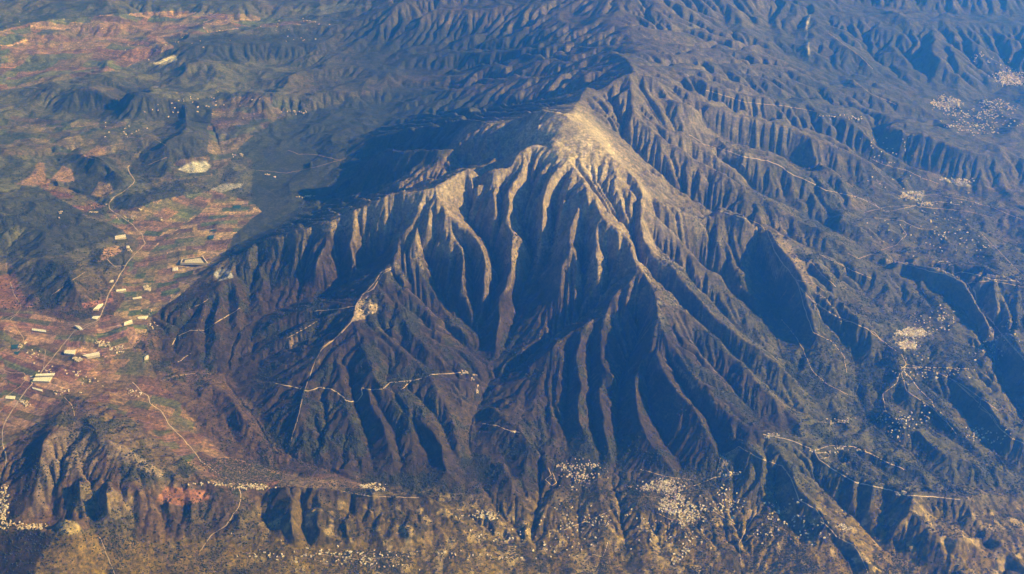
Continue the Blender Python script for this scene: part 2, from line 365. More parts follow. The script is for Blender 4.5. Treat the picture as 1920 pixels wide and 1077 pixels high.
R 215 390 920 240 372 1040 290 365 1080 330 361 1040 350 375 950
R 125 637 925 155 626 980 190 630 940
R 200 628 940 230 614 990 260 620 960
R -20 610 990 10 612 1000 32 628 930
R 100 705 930 115 690 950 122 680 930
V -60 590 905 20 575 905 60 585 903 110 592 902 170 590 901 215 575 901 240 540 903 250 500 905
V 225 525 903 230 470 910 245 430 918 210 400 930 170 370 945 120 350 960
V 20 545 905 15 500 915 0 470 925
V 270 480 908 300 430 918 360 400 930 420 390 940 480 385 950
V -60 660 903 40 660 902 120 665 900 200 650 900 270 640 900 270 680 895 200 690 895 160 720 890 220 740 870 270 765 845 320 800 800 345 835 770 395 885 720 450 915 685 520 905 660 600 890 640 650 905 630 720 920 640
V 60 720 898 90 690 898 85 740 895 60 770 895 25 790 892
V 285 585 898 282 640 880 290 700 850 330 720 800 360 730 760
V 330 860 820 380 900 760 420 920 720 460 960 600 450 985 590 400 1012 510
V 100 155 1000 200 115 1000 300 110 1000 300 150 990 220 205 980 120 215 980
V 60 240 980 150 240 980 250 260 970 320 225 970 400 240 960 420 300 950 380 330 945 300 350 945 245 330 950 200 330 950
V 620 110 1040 560 125 1020 480 110 1030 420 115 1020
V 640 150 1020 580 170 1010 500 165 1010 420 165 1010
V 680 205 1020 600 205 1000 540 220 980 470 225 970
V 560 260 970 600 290 970 540 340 955 470 330 950 450 370 945
V 0 120 1000 60 100 1010 160 80 1020 240 60 1030 260 30 1040
V 0 200 990 50 175 1000
V 340 40 1050 440 48 1060 540 38 1080
V 1820 200 760 1880 175 750 1920 160 750
V 1700 370 760 1760 352 740 1830 370 700 1920 390 660
R 1620 400 900 1660 390 870 1700 387 830 1740 391 830 1815 398 780 1860 410 740
R 1700 372 800 1750 366 810 1815 378 820 1865 392 800 1919 415 760
R 1640 410 900 1690 415 850 1722 430 850 1750 432 840 1770 452 830 1790 475 780 1815 492 740
V 1720 400 770 1780 415 730 1850 440 680 1930 470 640
V 1690 440 810 1740 470 790 1780 497 770
V 1640 440 840 1680 465 830
R 1700 505 950 1735 480 850 1750 470 830
V 1850 510 930 1800 505 880 1740 498 880
R 1840 440 740 1870 470 760 1900 500 780 1920 520 820
R 1570 415 1050 1600 425 980 1640 440 900
B 960 1077 330 12
B 600 1075 420 12
B 800 1090 400 12
B 1300 1080 330 12
B 1750 1100 280 12
B 300 1080 440 12
B 500 1110 410 12
B 1400 1110 300 12
B 1900 1090 290 12
B 420 430 982 8
B 350 470 972 8
B 200 740 930 5
B 150 670 958 6
B 600 310 1025 10
B 560 350 1018 10
B 1000 1130 300 12
"""
ERO_K = 0.052
# ---------------------------------------------------------------- relief: membrane stretched over the traced crests and valleys
NT, NR = 1500, 1620
TH0, TH1 = math.radians(-38.0), math.radians(38.0)
LR0, LR1 = math.log(6300.0), math.log(46000.0)
dT, dR = (TH1-TH0)/(NT-1), (LR1-LR0)/(NR-1)
def to_grid(x, y):
    return (np.arctan2(x, y)-TH0)/dT, (0.5*np.log(x*x+y*y)-LR0)/dR
def build_base():
    S = np.zeros((NR, NT), np.float32); Wt = np.zeros((NR, NT), np.float32); soft = []
    rs = np.random.RandomState(5)
    allp = np.array([[float(a) for a in ln.split()[1:]][i:i+3] for ln in REL.strip().split('\n') if ln[0] != 'B' for i in range(0, len(ln.split())-1, 3)])
    def trend(u, v):
        w = np.exp(-((u[:, None]-allp[None, :, 0])**2 + (1.6*(v[:, None]-allp[None, :, 1]))**2)/(2*55.0**2))+1e-9
        return (w*allp[None, :, 2]).sum(1)/w.sum(1)
    for ln in REL.strip().split('\n'):
        k, *n = ln.split(); n = np.array([float(a) for a in n])
        if k == 'B': soft.append(n); continue
        P = n.reshape(-1, 3)
        kk = 0.50+0.50*np.clip((P[:, 1]-40)/200.0, 0, 1)          # far relief is gentle
        if k in 'RV':
            tr = trend(P[:, 0], P[:, 1]); P[:, 2] = tr+(P[:, 2]-tr)*np.where(P[:, 2] > 2000, np.maximum(kk, np.clip((P[:, 1]-90)/50, 0, 1)), kk)
            lo = np.clip((150-P[:, 1])/60, 0, 1)*np.clip(np.maximum((1150-P[:, 0])/60, (P[:, 0]-1230)/60), 0, 1)*0.3
            P[:, 2] = P[:, 2] + (1250-P[:, 2])*lo
        seg = np.hypot(np.diff(P[:, 0]), np.diff(P[:, 1])); s = np.r_[0, np.cumsum(seg)]
        m = max(int(s[-1]*3), 8); t = np.linspace(0, s[-1], m)
        u = np.interp(t, s, P[:, 0]); v = np.interp(t, s, P[:, 1]); h = np.interp(t, s, P[:, 2])
        env = np.minimum(1, np.minimum(t, s[-1]-t)/20.0)
        for lam, amp in ((28, 3.4), (11, 1.5)):
            q = rs.rand(int(s[-1]/lam)+4)-0.5; q2 = rs.rand(int(s[-1]/lam)+4)-0.5; q3 = rs.rand(int(s[-1]/lam)+4)-0.5
            tt = t/lam; i = tt.astype(int); f = tt-i; f = f*f*(3-2*f)
            u = u + (q[i]*(1-f)+q[i+1]*f)*amp*env; v = v + (q2[i]*(1-f)+q2[i+1]*f)*amp*0.7*env
            h = h + (q3[i]*(1-f)+q3[i+1]*f)*amp*4*env*(1 if k == 'R' else 0.2)
        x, y = unproj(u, v, h); gi, gj = to_grid(x, y)
        i = np.round(gi).astype(int); j = np.round(gj).astype(int)
        ok = (i >= 0) & (i < NT) & (j >= 0) & (j < NR)
        np.add.at(S, (j[ok], i[ok]), h[ok]); np.add.at(Wt, (j[ok], i[ok]), 1)
    for u, v, h, r in soft:
        x, y = unproj(u, v, h); gi, gj = to_grid(np.float64(x), np.float64(y)); i, j = int(gi), int(gj); r = int(r)
        S[max(0, j-r):j+r, max(0, i-r):i+r] = h; Wt[max(0, j-r):j+r, max(0, i-r):i+r] = 1
    # far and side rims
    S[-1, :] = 1500; Wt[-1, :] = 1
    lev = [(S, Wt)]
    while min(lev[-1][0].shape) > 12:
        s, w = lev[-1]
        a, b = s.shape; a2, b2 = (a+1)//2*2, (b+1)//2*2
        s = np.pad(s, ((0, a2-a), (0, b2-b))); w = np.pad(w, ((0, a2-a), (0, b2-b)))
        lev.append((s.reshape(a2//2, 2, b2//2, 2).sum((1, 3)), w.reshape(a2//2, 2, b2//2, 2).sum((1, 3))))
    H = None
    for n, (s, w) in enumerate(reversed(lev)):
        m = w > 0; c = np.where(m, s/np.maximum(w, 1e-6), 0).astype(np.float32)
        if H is None: H = np.full(s.shape, c[m].mean(), np.float32)
        else:
            H = np.repeat(np.repeat(H, 2, 0), 2, 1)[:s.shape[0], :s.shape[1]]
        H = np.where(m, c, H)
        big = H.size > 500000
        free = ~m
        jj, ii = np.indices(H.shape, dtype=np.int32)
        red = ((jj+ii) & 1).astype(bool)
        for it in range(36 if big else 150):
            for colr in (red, ~red):
                P_ = np.pad(H, 1, mode='edge')
                a = (P_[:-2, 1:-1]+P_[2:, 1:-1]+P_[1:-1, :-2]+P_[1:-1, 2:])*0.25
                upd = free & colr
                H = np.where(upd, H + (a-H)*(1.5 if not big else 1.3), H)
    return H
H = build_base()
th = TH0 + np.arange(NT)*dT; rr = np.exp(LR0 + np.arange(NR)*dR)
X = (rr[:, None]*np.sin(th)[None]).astype(np.float32); Y = (rr[:, None]*np.cos(th)[None]).astype(np.float32)
def grads(Hh):
    ht, hr = np.gradient(Hh, dT, axis=1), np.gradient(Hh, dR, axis=0)
    ht = ht/rr[:, None]; hr = hr/rr[:, None]
    st, ct = np.sin(th)[None], np.cos(th)[None]
    return (hr*st + ht*ct).astype(np.float32), (hr*ct - ht*st).astype(np.float32)
def blur(a, n):
    for _ in range(n):
        p = np.pad(a, 1, mode='edge'); a = (p[:-2, 1:-1]+p[2:, 1:-1]+p[1:-1, :-2]+p[1:-1, 2:]+4*p[1:-1, 1:-1])/8
    return a
H = blur(H, 1)
U0, V0 = proj(X, Y, H)
def smooth(a, b, x):
    t = np.clip((x-a)/(b-a), 0, 1); return t*t*(3-2*t)
# flat farmed floors stay calm, everything else gets gullies
gx, gy = grads(blur(H, 6)); slope = np.sqrt(gx*gx+gy*gy)
calm = smooth(0.03, 0.14, slope)
def broad(a, k, n):
    h_, w_ = a.shape; b = np.pad(a, ((0, -h_ % k), (0, -w_ % k)), mode='edge'); b = b.reshape(b.shape[0]//k, k, b.shape[1]//k, k).mean((1, 3)); b = blur(b, n)
    yy = (np.arange(h_)+0.5)/k-0.5; xx = (np.arange(w_)+0.5)/k-0.5
    yy = np.clip(yy, 0, b.shape[0]-1.001); xx = np.clip(xx, 0, b.shape[1]-1.001); j = yy.astype(int); i = xx.astype(int); g = (yy-j)[:, None]; f = (xx-i)[None]
    return ((b[j][:, i]*(1-f)+b[j][:, i+1]*f)*(1-g)+(b[j+1][:, i]*(1-f)+b[j+1][:, i+1]*f)*g).astype(np.float32)
H = H + (H-broad(H, 8, 8))*(0.10+0.28*smooth(1250, 1500, U0)*smooth(100, 300, V0))*calm
def poly_mask(P, A, B):
    P = np.array(P, float); m = np.zeros(A.shape, bool); x0, y0 = P.min(0); x1, y1 = P.max(0)
    box = (A >= x0) & (A <= x1) & (B >= y0) & (B <= y1); a = A[box]; b = B[box]; r = np.zeros(a.shape, bool)
    for k in range(len(P)):
        xa, ya = P[k]; xb, yb = P[k-1]
        if ya != yb: r ^= ((ya > b) != (yb > b)) & (a < (xb-xa)*(b-ya)/(yb-ya)+xa)
    m[box] = r; return m
F1 = [(200, 398), (330, 372), (400, 355), (478, 382), (490, 398), (440, 440), (415, 485), (330, 560), (285, 590), (270, 640), (240, 640), (210, 600), (235, 560), (232, 500), (262, 455), (200, 415)]
F2 = [(-60, 585), (60, 585), (130, 605), (210, 590), (250, 600), (262, 640), (200, 700), (130, 735), (75, 790), (5, 840), (-80, 800)]
F3 = [(130, 740), (100, 745), (230, 655), (270, 655), (300, 720), (350, 765), (420, 840), (480, 880), (640, 890), (700, 915), (520, 913), (430, 930), (370, 880), (300, 830), (240, 780)]
F4 = [(455, 470), (445, 400), (480, 345), (480, 300), (560, 280), (620, 330), (540, 420)]
flat = broad(np.maximum.reduce([poly_mask(p, U0, V0).astype(np.float32) for p in (F1, F2, F3, F4)]), 8, 3)
town = np.exp(-((U0-1245)**2/60**2+(V0-915)**2/25**2)) + np.exp(-((U0-1085)**2/60**2+(V0-885)**2/35**2)) + np.exp(-((U0-1710)**2/50**2+(V0-635)**2/28**2))
hilly = np.clip(1-flat*1.15-0.7*town, 0, 1)*(1-0.4*smooth(1000, 1060, V0)-0.3*smooth(980, 1040, V0)*smooth(900, 800, U0))
leftm = smooth(700, 450, U0)*smooth(480, 380, V0); rightm = smooth(1300, 1600, U0)
h1 = fbm(X/2300, Y/2300, 501, 3); h2 = fbm(X/1250, Y/1250, 511, 4, 0.5, True); h3 = fbm(X/620, Y/620, 531, 4, 0.5, True)
topm = smooth(300, 180, V0)
base_free = np.maximum(1-0.75*smooth(0.10, 0.28, slope), 0.7*topm)            # traced slopes keep their traced shape
H = H + hilly*base_free*(h1*(70+150*leftm) + h2*(55+90*leftm+85*rightm+90*topm) + h3*(26+30*leftm+46*rightm+30*topm))
wx = fbm(X/900, Y/900, 541, 2)*2.2; H = H + hilly*(1-base_free)*(h3*(34+22*smooth(1700, 1200, H)) + fbm(X/780+wx, Y/780-wx, 551, 4, 0.5, True)*62*np.exp(-np.maximum(0, (H-1700)/500)))
gx, gy = grads(blur(H, 6)); slope = np.sqrt(gx*gx+gy*gy); calm = smooth(0.03, 0.14, slope)
H = H + fbm(X/1500, Y/1500, 40, 4)*30*calm + fbm(X/600, Y/600, 60, 3)*8
rough = 13*calm + 14*smooth(1300, 1650, U0)*calm
H = H + (fbm(X/520, Y/520, 11, 5, 0.55, True))*rough
rib = poly_mask([(500, 940), (540, 915), (700, 930), (790, 932), (835, 950), (850, 1000), (700, 1025), (540, 1030), (495, 990)], U0, V0).astype(np.float32)
rib = blur(rib, 8)
H = H + (H-broad(H, 8, 7))*0.65*rib
fr = poly_mask([(90, 760), (200, 800), (330, 890), (440, 940), (430, 990), (280, 1000), (60, 980), (30, 900), (60, 820)], U0, V0).astype(np.float32)
H = H + (H-broad(H, 8, 8))*0.12*blur(fr, 10)
GF = 0.6 + 0.6*smooth(1000, 1700, blur(H, 8))*smooth(600, 520, V0*0.8+100)
GF = GF*(1-0.6*np.exp(-((U0-1085)**2/70**2+(V0-245)**2/45**2)))
GF = GF*(1-0.6*smooth(860, 900, V0)*smooth(1000, 900, U0))
GF = GF*(1-0.35*smooth(300, 100, V0))

# running water: stream-power incision on a half resolution copy; the broad shape is kept, branching ravines are cut into it
def erode(h, iters, K, m=0.52):
    h = h.astype(np.float64).copy(); R_, T_ = h.shape; N_ = R_*T_
    r2 = rr[::2][:R_]; ds = [((b*2*dR)**2+(a*2*dT)**2)**0.5 for a in (-1, 0, 1) for b in (-1, 0, 1)]
    area0 = np.repeat(((2*dR)*(2*dT)*r2*r2)[:, None], T_, 1).ravel(); idx = np.arange(N_).reshape(R_, T_)
    for it in range(iters):
        P = np.pad(h, 1, constant_values=1e9); best = np.zeros(h.shape); rec = idx.copy(); dist = np.ones(h.shape); n = 0
        for a in (-1, 0, 1):
            for b in (-1, 0, 1):
                d = ds[n]; n += 1
                if a == 0 and b == 0: continue
                D_ = (d*r2)[:, None]; s_ = (h-P[1+b:1+b+R_, 1+a:1+a+T_])/D_; up = s_ > best
                best = np.where(up, s_, best); rec = np.where(up, idx+b*T_+a, rec); dist = np.where(up, D_, dist)
        rec = rec.ravel(); dist = dist.ravel(); root = rec == idx.ravel()
        donors = np.nonzero(~root)[0]; o = donors[np.argsort(rec[donors], kind='stable')]
        cnt = np.bincount(rec[donors], minlength=N_); st = np.r_[0, np.cumsum(cnt)[:-1]]
        lev = []; f = np.nonzero(root)[0]
        while len(f):
            lev.append(f); c = cnt[f]; tot = int(c.sum())
            if tot == 0: break
            off = np.repeat(st[f]-np.r_[0, np.cumsum(c)[:-1]], c)+np.arange(tot); f = o[off]
        A = area0.copy()
        for l in reversed(lev[1:]): np.add.at(A, rec[l], A[l])
        hv = h.ravel(); c = K*A**m/dist
        for l in lev[1:]: hv[l] = (hv[l]+c[l]*np.minimum(hv[rec[l]], hv[l]))/(1+c[l])
        h = hv.reshape(R_, T_)
        P = np.pad(h, 1, mode='edge'); h = h+0.10*((P[:-2, 1:-1]+P[2:, 1:-1]+P[1:-1, :-2]+P[1:-1, 2:])/4-h)
    return h.astype(np.float32)
def up2(a):
    R_, T_ = a.shape; yy = np.clip(np.arange(NR)/2, 0, R_-1.001); xx = np.clip(np.arange(NT)/2, 0, T_-1.001)
    j = yy.astype(int); i = xx.astype(int); g = (yy-j)[:, None].astype(np.float32); f = (xx-i)[None].astype(np.float32)
    return (a[j][:, i]*(1-f)+a[j][:, i+1]*f)*(1-g)+(a[j+1][:, i]*(1-f)+a[j+1][:, i+1]*f)*g
H = H + (fbm(X/160, Y/160, 611, 3)*16 + fbm(X/430+h1, Y/430-h1, 621, 3, 0.55, True)*(40+34*rightm))*hilly
Hc = H[::2, ::2]; E = erode(Hc, 24, ERO_K); dE = up2(E-Hc)
dE = dE-broad(dE, 8, 5)
mtn = smooth(0.12, 0.3, blur(slope, 6))*smooth(1500, 1300, U0)*smooth(200, 260, V0)
dome_k = 1-0.75*np.exp(-((U0-1090)**2/75**2+(V0-255)**2/50**2))
H = H + dome_k*dE*(0.95-0.42*mtn-0.2*smooth(1250, 1450, U0)*smooth(120, 200, V0)-0.35*smooth(880, 920, V0)*smooth(960, 880, U0))*hilly*np.clip(1-0.5*smooth(990, 1040, V0), 0, 1)
def gully(lam, amp, seed, sm, H):
    gx, gy = grads(blur(H, sm)); g = np.sqrt(gx*gx+gy*gy)+1e-6
    px, py = -gy/g, gx/g
    cs = lam*1.15
    cx = X/cs; cyy = Y/cs; ix = np.floor(cx); iy = np.floor(cyy)
    acc = np.zeros_like(H); wt = np.zeros_like(H)
    for a in (-1, 0, 1):
        for b in (-1, 0, 1):
            jx = ix+a; jy = iy+b
            qx = (jx+hash2(jx, jy, seed)); qy = (jy+hash2(jx, jy, seed+1))
            ddx = cx-qx; ddy = cyy-qy
            w = np.exp(-(ddx*ddx+ddy*ddy)*2.2)
            ph = (ddx*px+ddy*py)*cs*(2*PI/lam)
            acc += w*np.cos(ph); wt += w
    n = acc/(wt+1e-6)
    m = smooth(0.06, 0.38, g)
    return H + n*amp*m*GF
H = gully(210.0, 7.0, 13, 4, H)
H = gully(105.0, 5.0, 23, 2, H)
H = gully(56.0, 3.0, 33, 1, H)
H = H + fbm(X/90, Y/90, 77, 3)*7*calm
wd = 0.85*np.exp(-((U0-1085)**2/62**2+(V0-262)**2/42**2))
H = H*(1-wd)+(broad(H, 8, 5)+25+fbm(X/120, Y/120, 901, 3)*12)*wd        # rounded, grassy summit dome
H = H.astype(np.float32)
U, V = proj(X, Y, H)
def sample(A, x, y):
    gi, gj = to_grid(np.asarray(x, float), np.asarray(y, float))
    gi = np.clip(gi, 0, NT-1.001); gj = np.clip(gj, 0, NR-1.001)
    i = gi.astype(int); j = gj.astype(int); f = gi-i; g = gj-j
    return (A[j, i]*(1-f)+A[j, i+1]*f)*(1-g) + (A[j+1, i]*(1-f)+A[j+1, i+1]*f)*g
def hit(u, v):
    """first ground point met by the line of sight through (u, v)"""
    u = np.atleast_1d(np.asarray(u, float)); v = np.atleast_1d(np.asarray(v, float))
    a = (u-960.0)/FPX; b = -(v-538.5)/FPX
    dx, dy, dz = a, cP+b*sP, -sP+b*cP
    t = (2750-CAM_H)/dz; tm = (200-CAM_H)/dz; st = (tm-t)/700
    done = np.zeros(u.shape, bool); tp = t.copy()
    for _ in range(700):
        z = CAM_H+dz*t; hh = sample(H, dx*t, dy*t)
        new = (z <= hh) & ~done; done |= new
        tp = np.where(done, tp, t); t = np.where(done, t, t+st)
    lo, hi = tp, t
    for _ in range(12):
        m = (lo+hi)/2; under = CAM_H+dz*m <= sample(H, dx*m, dy*m)
        hi = np.where(under, m, hi); lo = np.where(under, lo, m)
    return dx*hi, dy*hi, sample(H, dx*hi, dy*hi)
# ---------------------------------------------------------------- terrain meshes
def mat(name, col, rough=0.9):
    m = bpy.data.materials.new(name); m.use_nodes = True
    b = m.node_tree.nodes['Principled BSDF']; b.inputs['Base Color'].default_value = (*col, 1); b.inputs['Roughness'].default_value = rough
    b.inputs['Specular IOR Level'].default_value = 0.15
    return m
gm = mat('ground', (0.2, 0.2, 0.2))
COL = np.zeros((NR, NT, 3), np.float32)+0.15
# ---------------------------------------------------------------- land cover: what each piece of ground is made of, plus some painted light and shade
wu = fbm(X/420, Y/420, 301, 4)*34; wv = fbm(X/420, Y/420, 321, 4)*20      # ragged borders
UW, VW = U+wu, V+wv
def inside(poly, A=None, Bv=None):
    A = UW if A is None else A; Bv = VW if Bv is None else Bv
    m = np.zeros(A.shape, bool); P = np.array(poly, float).reshape(-1, 2)
    x0, y0 = P.min(0); x1, y1 = P.max(0)
    box = (A >= x0) & (A <= x1) & (Bv >= y0) & (Bv <= y1)
    a = A[box]; b = Bv[box]; r = np.zeros(a.shape, bool)
    for k in range(len(P)):
        xa, ya = P[k]; xb, yb = P[k-1]
        if ya == yb: continue
        c = (ya > b) != (yb > b)
        r ^= c & (a < (xb-xa)*(b-ya)/(yb-ya)+xa)
    m[box] = r
    return m
def put(m, col, al=1.0):
    global COL
    w = (m.astype(np.float32)*al)[..., None]
    COL = COL*(1-w) + np.array(col, np.float32)*w
gx, gy = grads(blur(H, 2)); slope = np.sqrt(gx*gx+gy*gy)
n1 = fbm(X/1700, Y/1700, 101, 5); n2 = fbm(X/260, Y/260, 121, 4); n3 = fbm(X/70, Y/70, 141, 3); n4 = fbm(X/700, Y/700, 161, 4)
crest = H - blur(H, 14)
COL[:] = (0.098, 0.074, 0.036)                                             # evergreen scrub
left = smooth(900, 250, U)*smooth(420, 620, V+U*0.1); upl = smooth(900, 500, U)*smooth(620, 420, V+U*0.1); right = smooth(1150, 1500, U)
put(left, (0.138, 0.088, 0.048), 0.85)
put(upl, (0.135, 0.145, 0.070), 0.85)
put(right, (0.100, 0.098, 0.034), 0.9)
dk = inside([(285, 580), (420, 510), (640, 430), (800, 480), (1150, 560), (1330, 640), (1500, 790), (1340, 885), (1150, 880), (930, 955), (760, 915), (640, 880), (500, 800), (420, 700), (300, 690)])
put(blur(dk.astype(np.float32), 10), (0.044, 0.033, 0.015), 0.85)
put(smooth(0.0, 0.25, n4+n2*0.6)*(1-0.6*blur(dk.astype(np.float32), 10)), (0.165, 0.13, 0.07), 0.6)                # drier brown ground
put(smooth(0.04, 0.13, n2-n1*0.5+n3*0.3), (0.032, 0.041, 0.014), 0.7)             # thicker scrub
hi = 0.35*smooth(1150, 2050, H + n1*500 + n2*350) + 0.65*smooth(1480, 1800, H + n1*600 + n2*700 + n3*450)
mt = inside([(560, 600), (480, 440), (640, 330), (800, 225), (1000, 195), (1085, 170), (1130, 230), (1205, 340), (1225, 400), (1225, 520), (1180, 620), (1050, 640), (900, 620)])
core = blur(mt.astype(np.float32), 12)
put(hi*(0.10+0.90*core), (0.30, 0.225, 0.135), 0.85)
put(smooth(1900, 2450, H+n2*260)*core, (0.42, 0.345, 0.225), 0.8)
put(smooth(0.35, 0.8, slope)*hi, (0.31, 0.275, 0.225), 0.45)
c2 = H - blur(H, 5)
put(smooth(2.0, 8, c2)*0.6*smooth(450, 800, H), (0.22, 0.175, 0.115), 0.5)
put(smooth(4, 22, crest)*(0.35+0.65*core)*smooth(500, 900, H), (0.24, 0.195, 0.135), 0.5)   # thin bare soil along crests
dome = inside([(985, 226), (1015, 203), (1085, 210), (1118, 240), (1158, 290), (1168, 325), (1120, 335), (1060, 318), (1000, 290), (975, 255)])
put(blur(dome.astype(np.float32), 14)*(0.8+n2*0.8+n3*0.6), (0.56, 0.47, 0.33), 0.85)
far = smooth(20000, 26000, rr)[:, None]*np.ones((1, NT), np.float32)
# the back of the mountain and the plain below it are wooded
def area(poly, col, al=1.0, bl=2, A=None, B_=None):
    put(blur(inside(poly, A, B_).astype(np.float32), bl), col, al)
area([(430, 470), (455, 395), (480, 350), (465, 300), (440, 262), (560, 215), (660, 190), (800, 215), (880, 232), (830, 300), (700, 355), (560, 425), (430, 500)], (0.046, 0.058, 0.036), 0.9, 4)
area([(640, 190), (760, 160), (1000, 190), (1080, 196), (1010, 207), (900, 232), (700, 230)], (0.044, 0.056, 0.038), 0.85, 4)
for p in ([(300, 110), (330, 72), (430, 62), (600, 60), (600, 100), (450, 118)], [(90, 205), (130, 175), (250, 165), (340, 190), (420, 210), (430, 250), (330, 235), (200, 222)],
          [(240, 300), (300, 270), (345, 205), (390, 225), (400, 290), (380, 330), (300, 330), (250, 325)], [(130, 370), (130, 290), (170, 285), (240, 330), (230, 350), (180, 375)],
          [(200, 392), (215, 370), (290, 350), (350, 335), (350, 372), (250, 400)], [(0, 380), (40, 350), (150, 370), (160, 400), (90, 430), (0, 425)],
          [(20, 470), (60, 430), (150, 400), (235, 430), (190, 450), (120, 475), (50, 480)], [(22, 512), (60, 485), (130, 480), (150, 520), (130, 572), (70, 572), (55, 545)],
          [(120, 637), (135, 622), (165, 622), (195, 632), (180, 650), (140, 650)], [(195, 622), (230, 608), (270, 618), (250, 640), (205, 636)], [(0, 600), (25, 600), (40, 630), (20, 640), (0, 640)],
          [(86, 726), (105, 680), (132, 668), (144, 672), (120, 705), (104, 728)], [(640, 60), (780, 40), (1050, 60), (1060, 100), (900, 130), (700, 150)],
          [(1480, 430), (1500, 400), (1590, 415), (1600, 425), (1540, 440)], [(165, 485), (235, 470), (232, 500), (190, 500)]):
    area(p, (0.040, 0.046, 0.027), 0.75, 3)
area([(1085, 200), (1100, 165), (1190, 132), (1230, 165), (1270, 200), (1200, 210), (1180, 240), (1120, 215)], (0.24, 0.20, 0.14), 0.6, 5)
# farmed ground: strips of ploughed soil and green crops
PAL = np.array([(0.17, 0.10, 0.085), (0.21, 0.125, 0.095), (0.15, 0.115, 0.065), (0.10, 0.115, 0.05), (0.27, 0.19, 0.125), (0.12, 0.075, 0.065), (0.185, 0.14, 0.085), (0.075, 0.10, 0.04), (0.33, 0.235, 0.16), (0.14, 0.125, 0.06)], np.float32)
def fields(poly, ang, lw, lh, seed, tint=(1, 1, 1), al=0.9):
    m = inside(poly, U+wu*0.4, V+wv*0.4)
    jj, ii = np.nonzero(m); x = X[jj, ii]; y = Y[jj, ii]
    x = x + fbm(x/2500, y/2500, seed, 2)*500; y = y + fbm(x/2500, y/2500, seed+3, 2)*500
    mx = np.floor(x/1300+0.3*np.sin(y/900)); my = np.floor(y/1700+0.3*np.sin(x/1100)); an = ang+(hash2(mx, my, seed+31)-0.5)*1.1
    c, s = np.cos(an), np.sin(an); a = (x*c+y*s)/lw; b = (-x*s+y*c)/lh
    big = np.floor(b/5); a = a + hash2(big, big*0, seed)*3
    row = np.floor(b + hash2(np.floor(a*0.5), np.floor(b/5), seed+5)*2); a = a + hash2(row, row*0, seed+1)*2
    cell = np.floor(a*(0.7+hash2(row, row*0+3, seed)*0.8))
    k = (hash2(cell, row, seed+2)*9.99).astype(int)
    col = PAL[k]*np.array(tint, np.float32)*(0.85+0.3*hash2(row, cell, seed+9))[:, None]
    fb = b-np.floor(b); edge = (fb < 0.10)
    col = np.where(edge[:, None], np.where((hash2(row, row*0, seed+20) < 0.4)[:, None], col*1.9, col*0.5), col)
    COL[jj, ii] = COL[jj, ii]*(1-al) + col*al
fields(F1, 0.12, 360, 140, 5, (1.45, 1.5, 1.15)); fields(F2, -0.03, 520, 110, 9, (1.35, 1.2, 1.2))
fields([(130, 740), (100, 745), (230, 655), (270, 655), (300, 720), (350, 765), (420, 840), (480, 880), (640, 890), (700, 915), (520, 913), (430, 930), (370, 880), (300, 830), (240, 780)], 0.3, 330, 140, 15, (1.35, 1.2, 1.0), 0.65)
fields([(0, 60), (60, 40), (330, 20), (480, 30), (600, 40), (300, 70), (330, 90), (230, 130), (120, 150), (0, 170)], 0.25, 900, 330, 25, (1.7, 1.65, 1.5), 0.7)
fields([(390, 240), (400, 190), (480, 175), (560, 200), (470, 260), (400, 330), (300, 340), (330, 300), (390, 290)], 0.2, 500, 200, 35, (1.05, 1.1, 0.9), 0.5)
fields([(0, 215), (100, 225), (240, 230), (230, 290), (140, 290), (0, 290)], 0.1, 600, 220, 45, (1, 1.1, 0.85), 0.45)
fields([(110, 330), (130, 350), (200, 390), (160, 400), (110, 370), (60, 345)], 0.3, 500, 200, 55, (1.3, 1, 0.8), 0.8)
fields([(480, 1000), (700, 1015), (900, 985), (1100, 1010), (1300, 960), (1500, 1010), (1600, 1060), (1600, 1120), (100, 1120), (200, 1040)], 0.5, 140, 110, 65, (0.9, 0.95, 0.45), 0.45)
# the low warm belt at the mountain's foot
belt = smooth(960, 1050, V + fbm(X/900, Y/900, 401, 3)*60)
put(belt, (0.30, 0.20, 0.012), 0.85)
put(belt*smooth(0.0, 0.2, n2), (0.050, 0.045, 0.012), 0.7)
put(smooth(880, 960, V)*smooth(0.02, 0.2, n3+n2*0.5)*0.8, (0.22, 0.165, 0.075), 0.5)
area([(112, 985), (160, 998), (330, 1030), (430, 1050), (400, 1120), (40, 1120)], (0.21, 0.145, 0.035), 0.75, 6)
put(belt*smooth(0.02, 0.15, fbm(X/60, Y/60, 801, 3)+n2*0.5), (0.07, 0.055, 0.015), 0.6)
area([(-20, 1030), (0, 1006), (50, 995), (103, 1002), (90, 1030), (75, 1052), (60, 1100), (-20, 1100)], (0.030, 0.022, 0.015), 0.9, 2)  # shaded left side of the corner ridge, its darkness painted into the cover
area([(497, 975), (503, 935), (520, 918), (575, 913), (640, 922), (700, 928), (790, 930), (830, 948), (855, 980), (800, 1000), (700, 1018), (620, 1018), (560, 1025), (520, 1005)], (0.060, 0.044, 0.027), 0.85, 3)
area([(350, 770), (375, 728), (440, 738), (490, 800), (520, 845), (650, 878), (670, 898), (560, 888), (480, 872), (400, 840)], (0.090, 0.058, 0.036), 0.7, 3)
area([(400, 905), (430, 890), (560, 888), (640, 900), (640, 918), (560, 912), (500, 918), (440, 915)], (0.27, 0.20, 0.12), 0.6, 3)
area([(330, 960), (310, 920), (380, 918), (440, 930), (460, 1000), (380, 1010), (320, 1000)], (0.075, 0.055, 0.03), 0.7, 5)
area([(20, 970), (40, 860), (90, 800), (75, 880), (60, 950)], (0.055, 0.042, 0.03), 0.8, 4)  # shade on the rocky hill's left flank, painted as darker ground
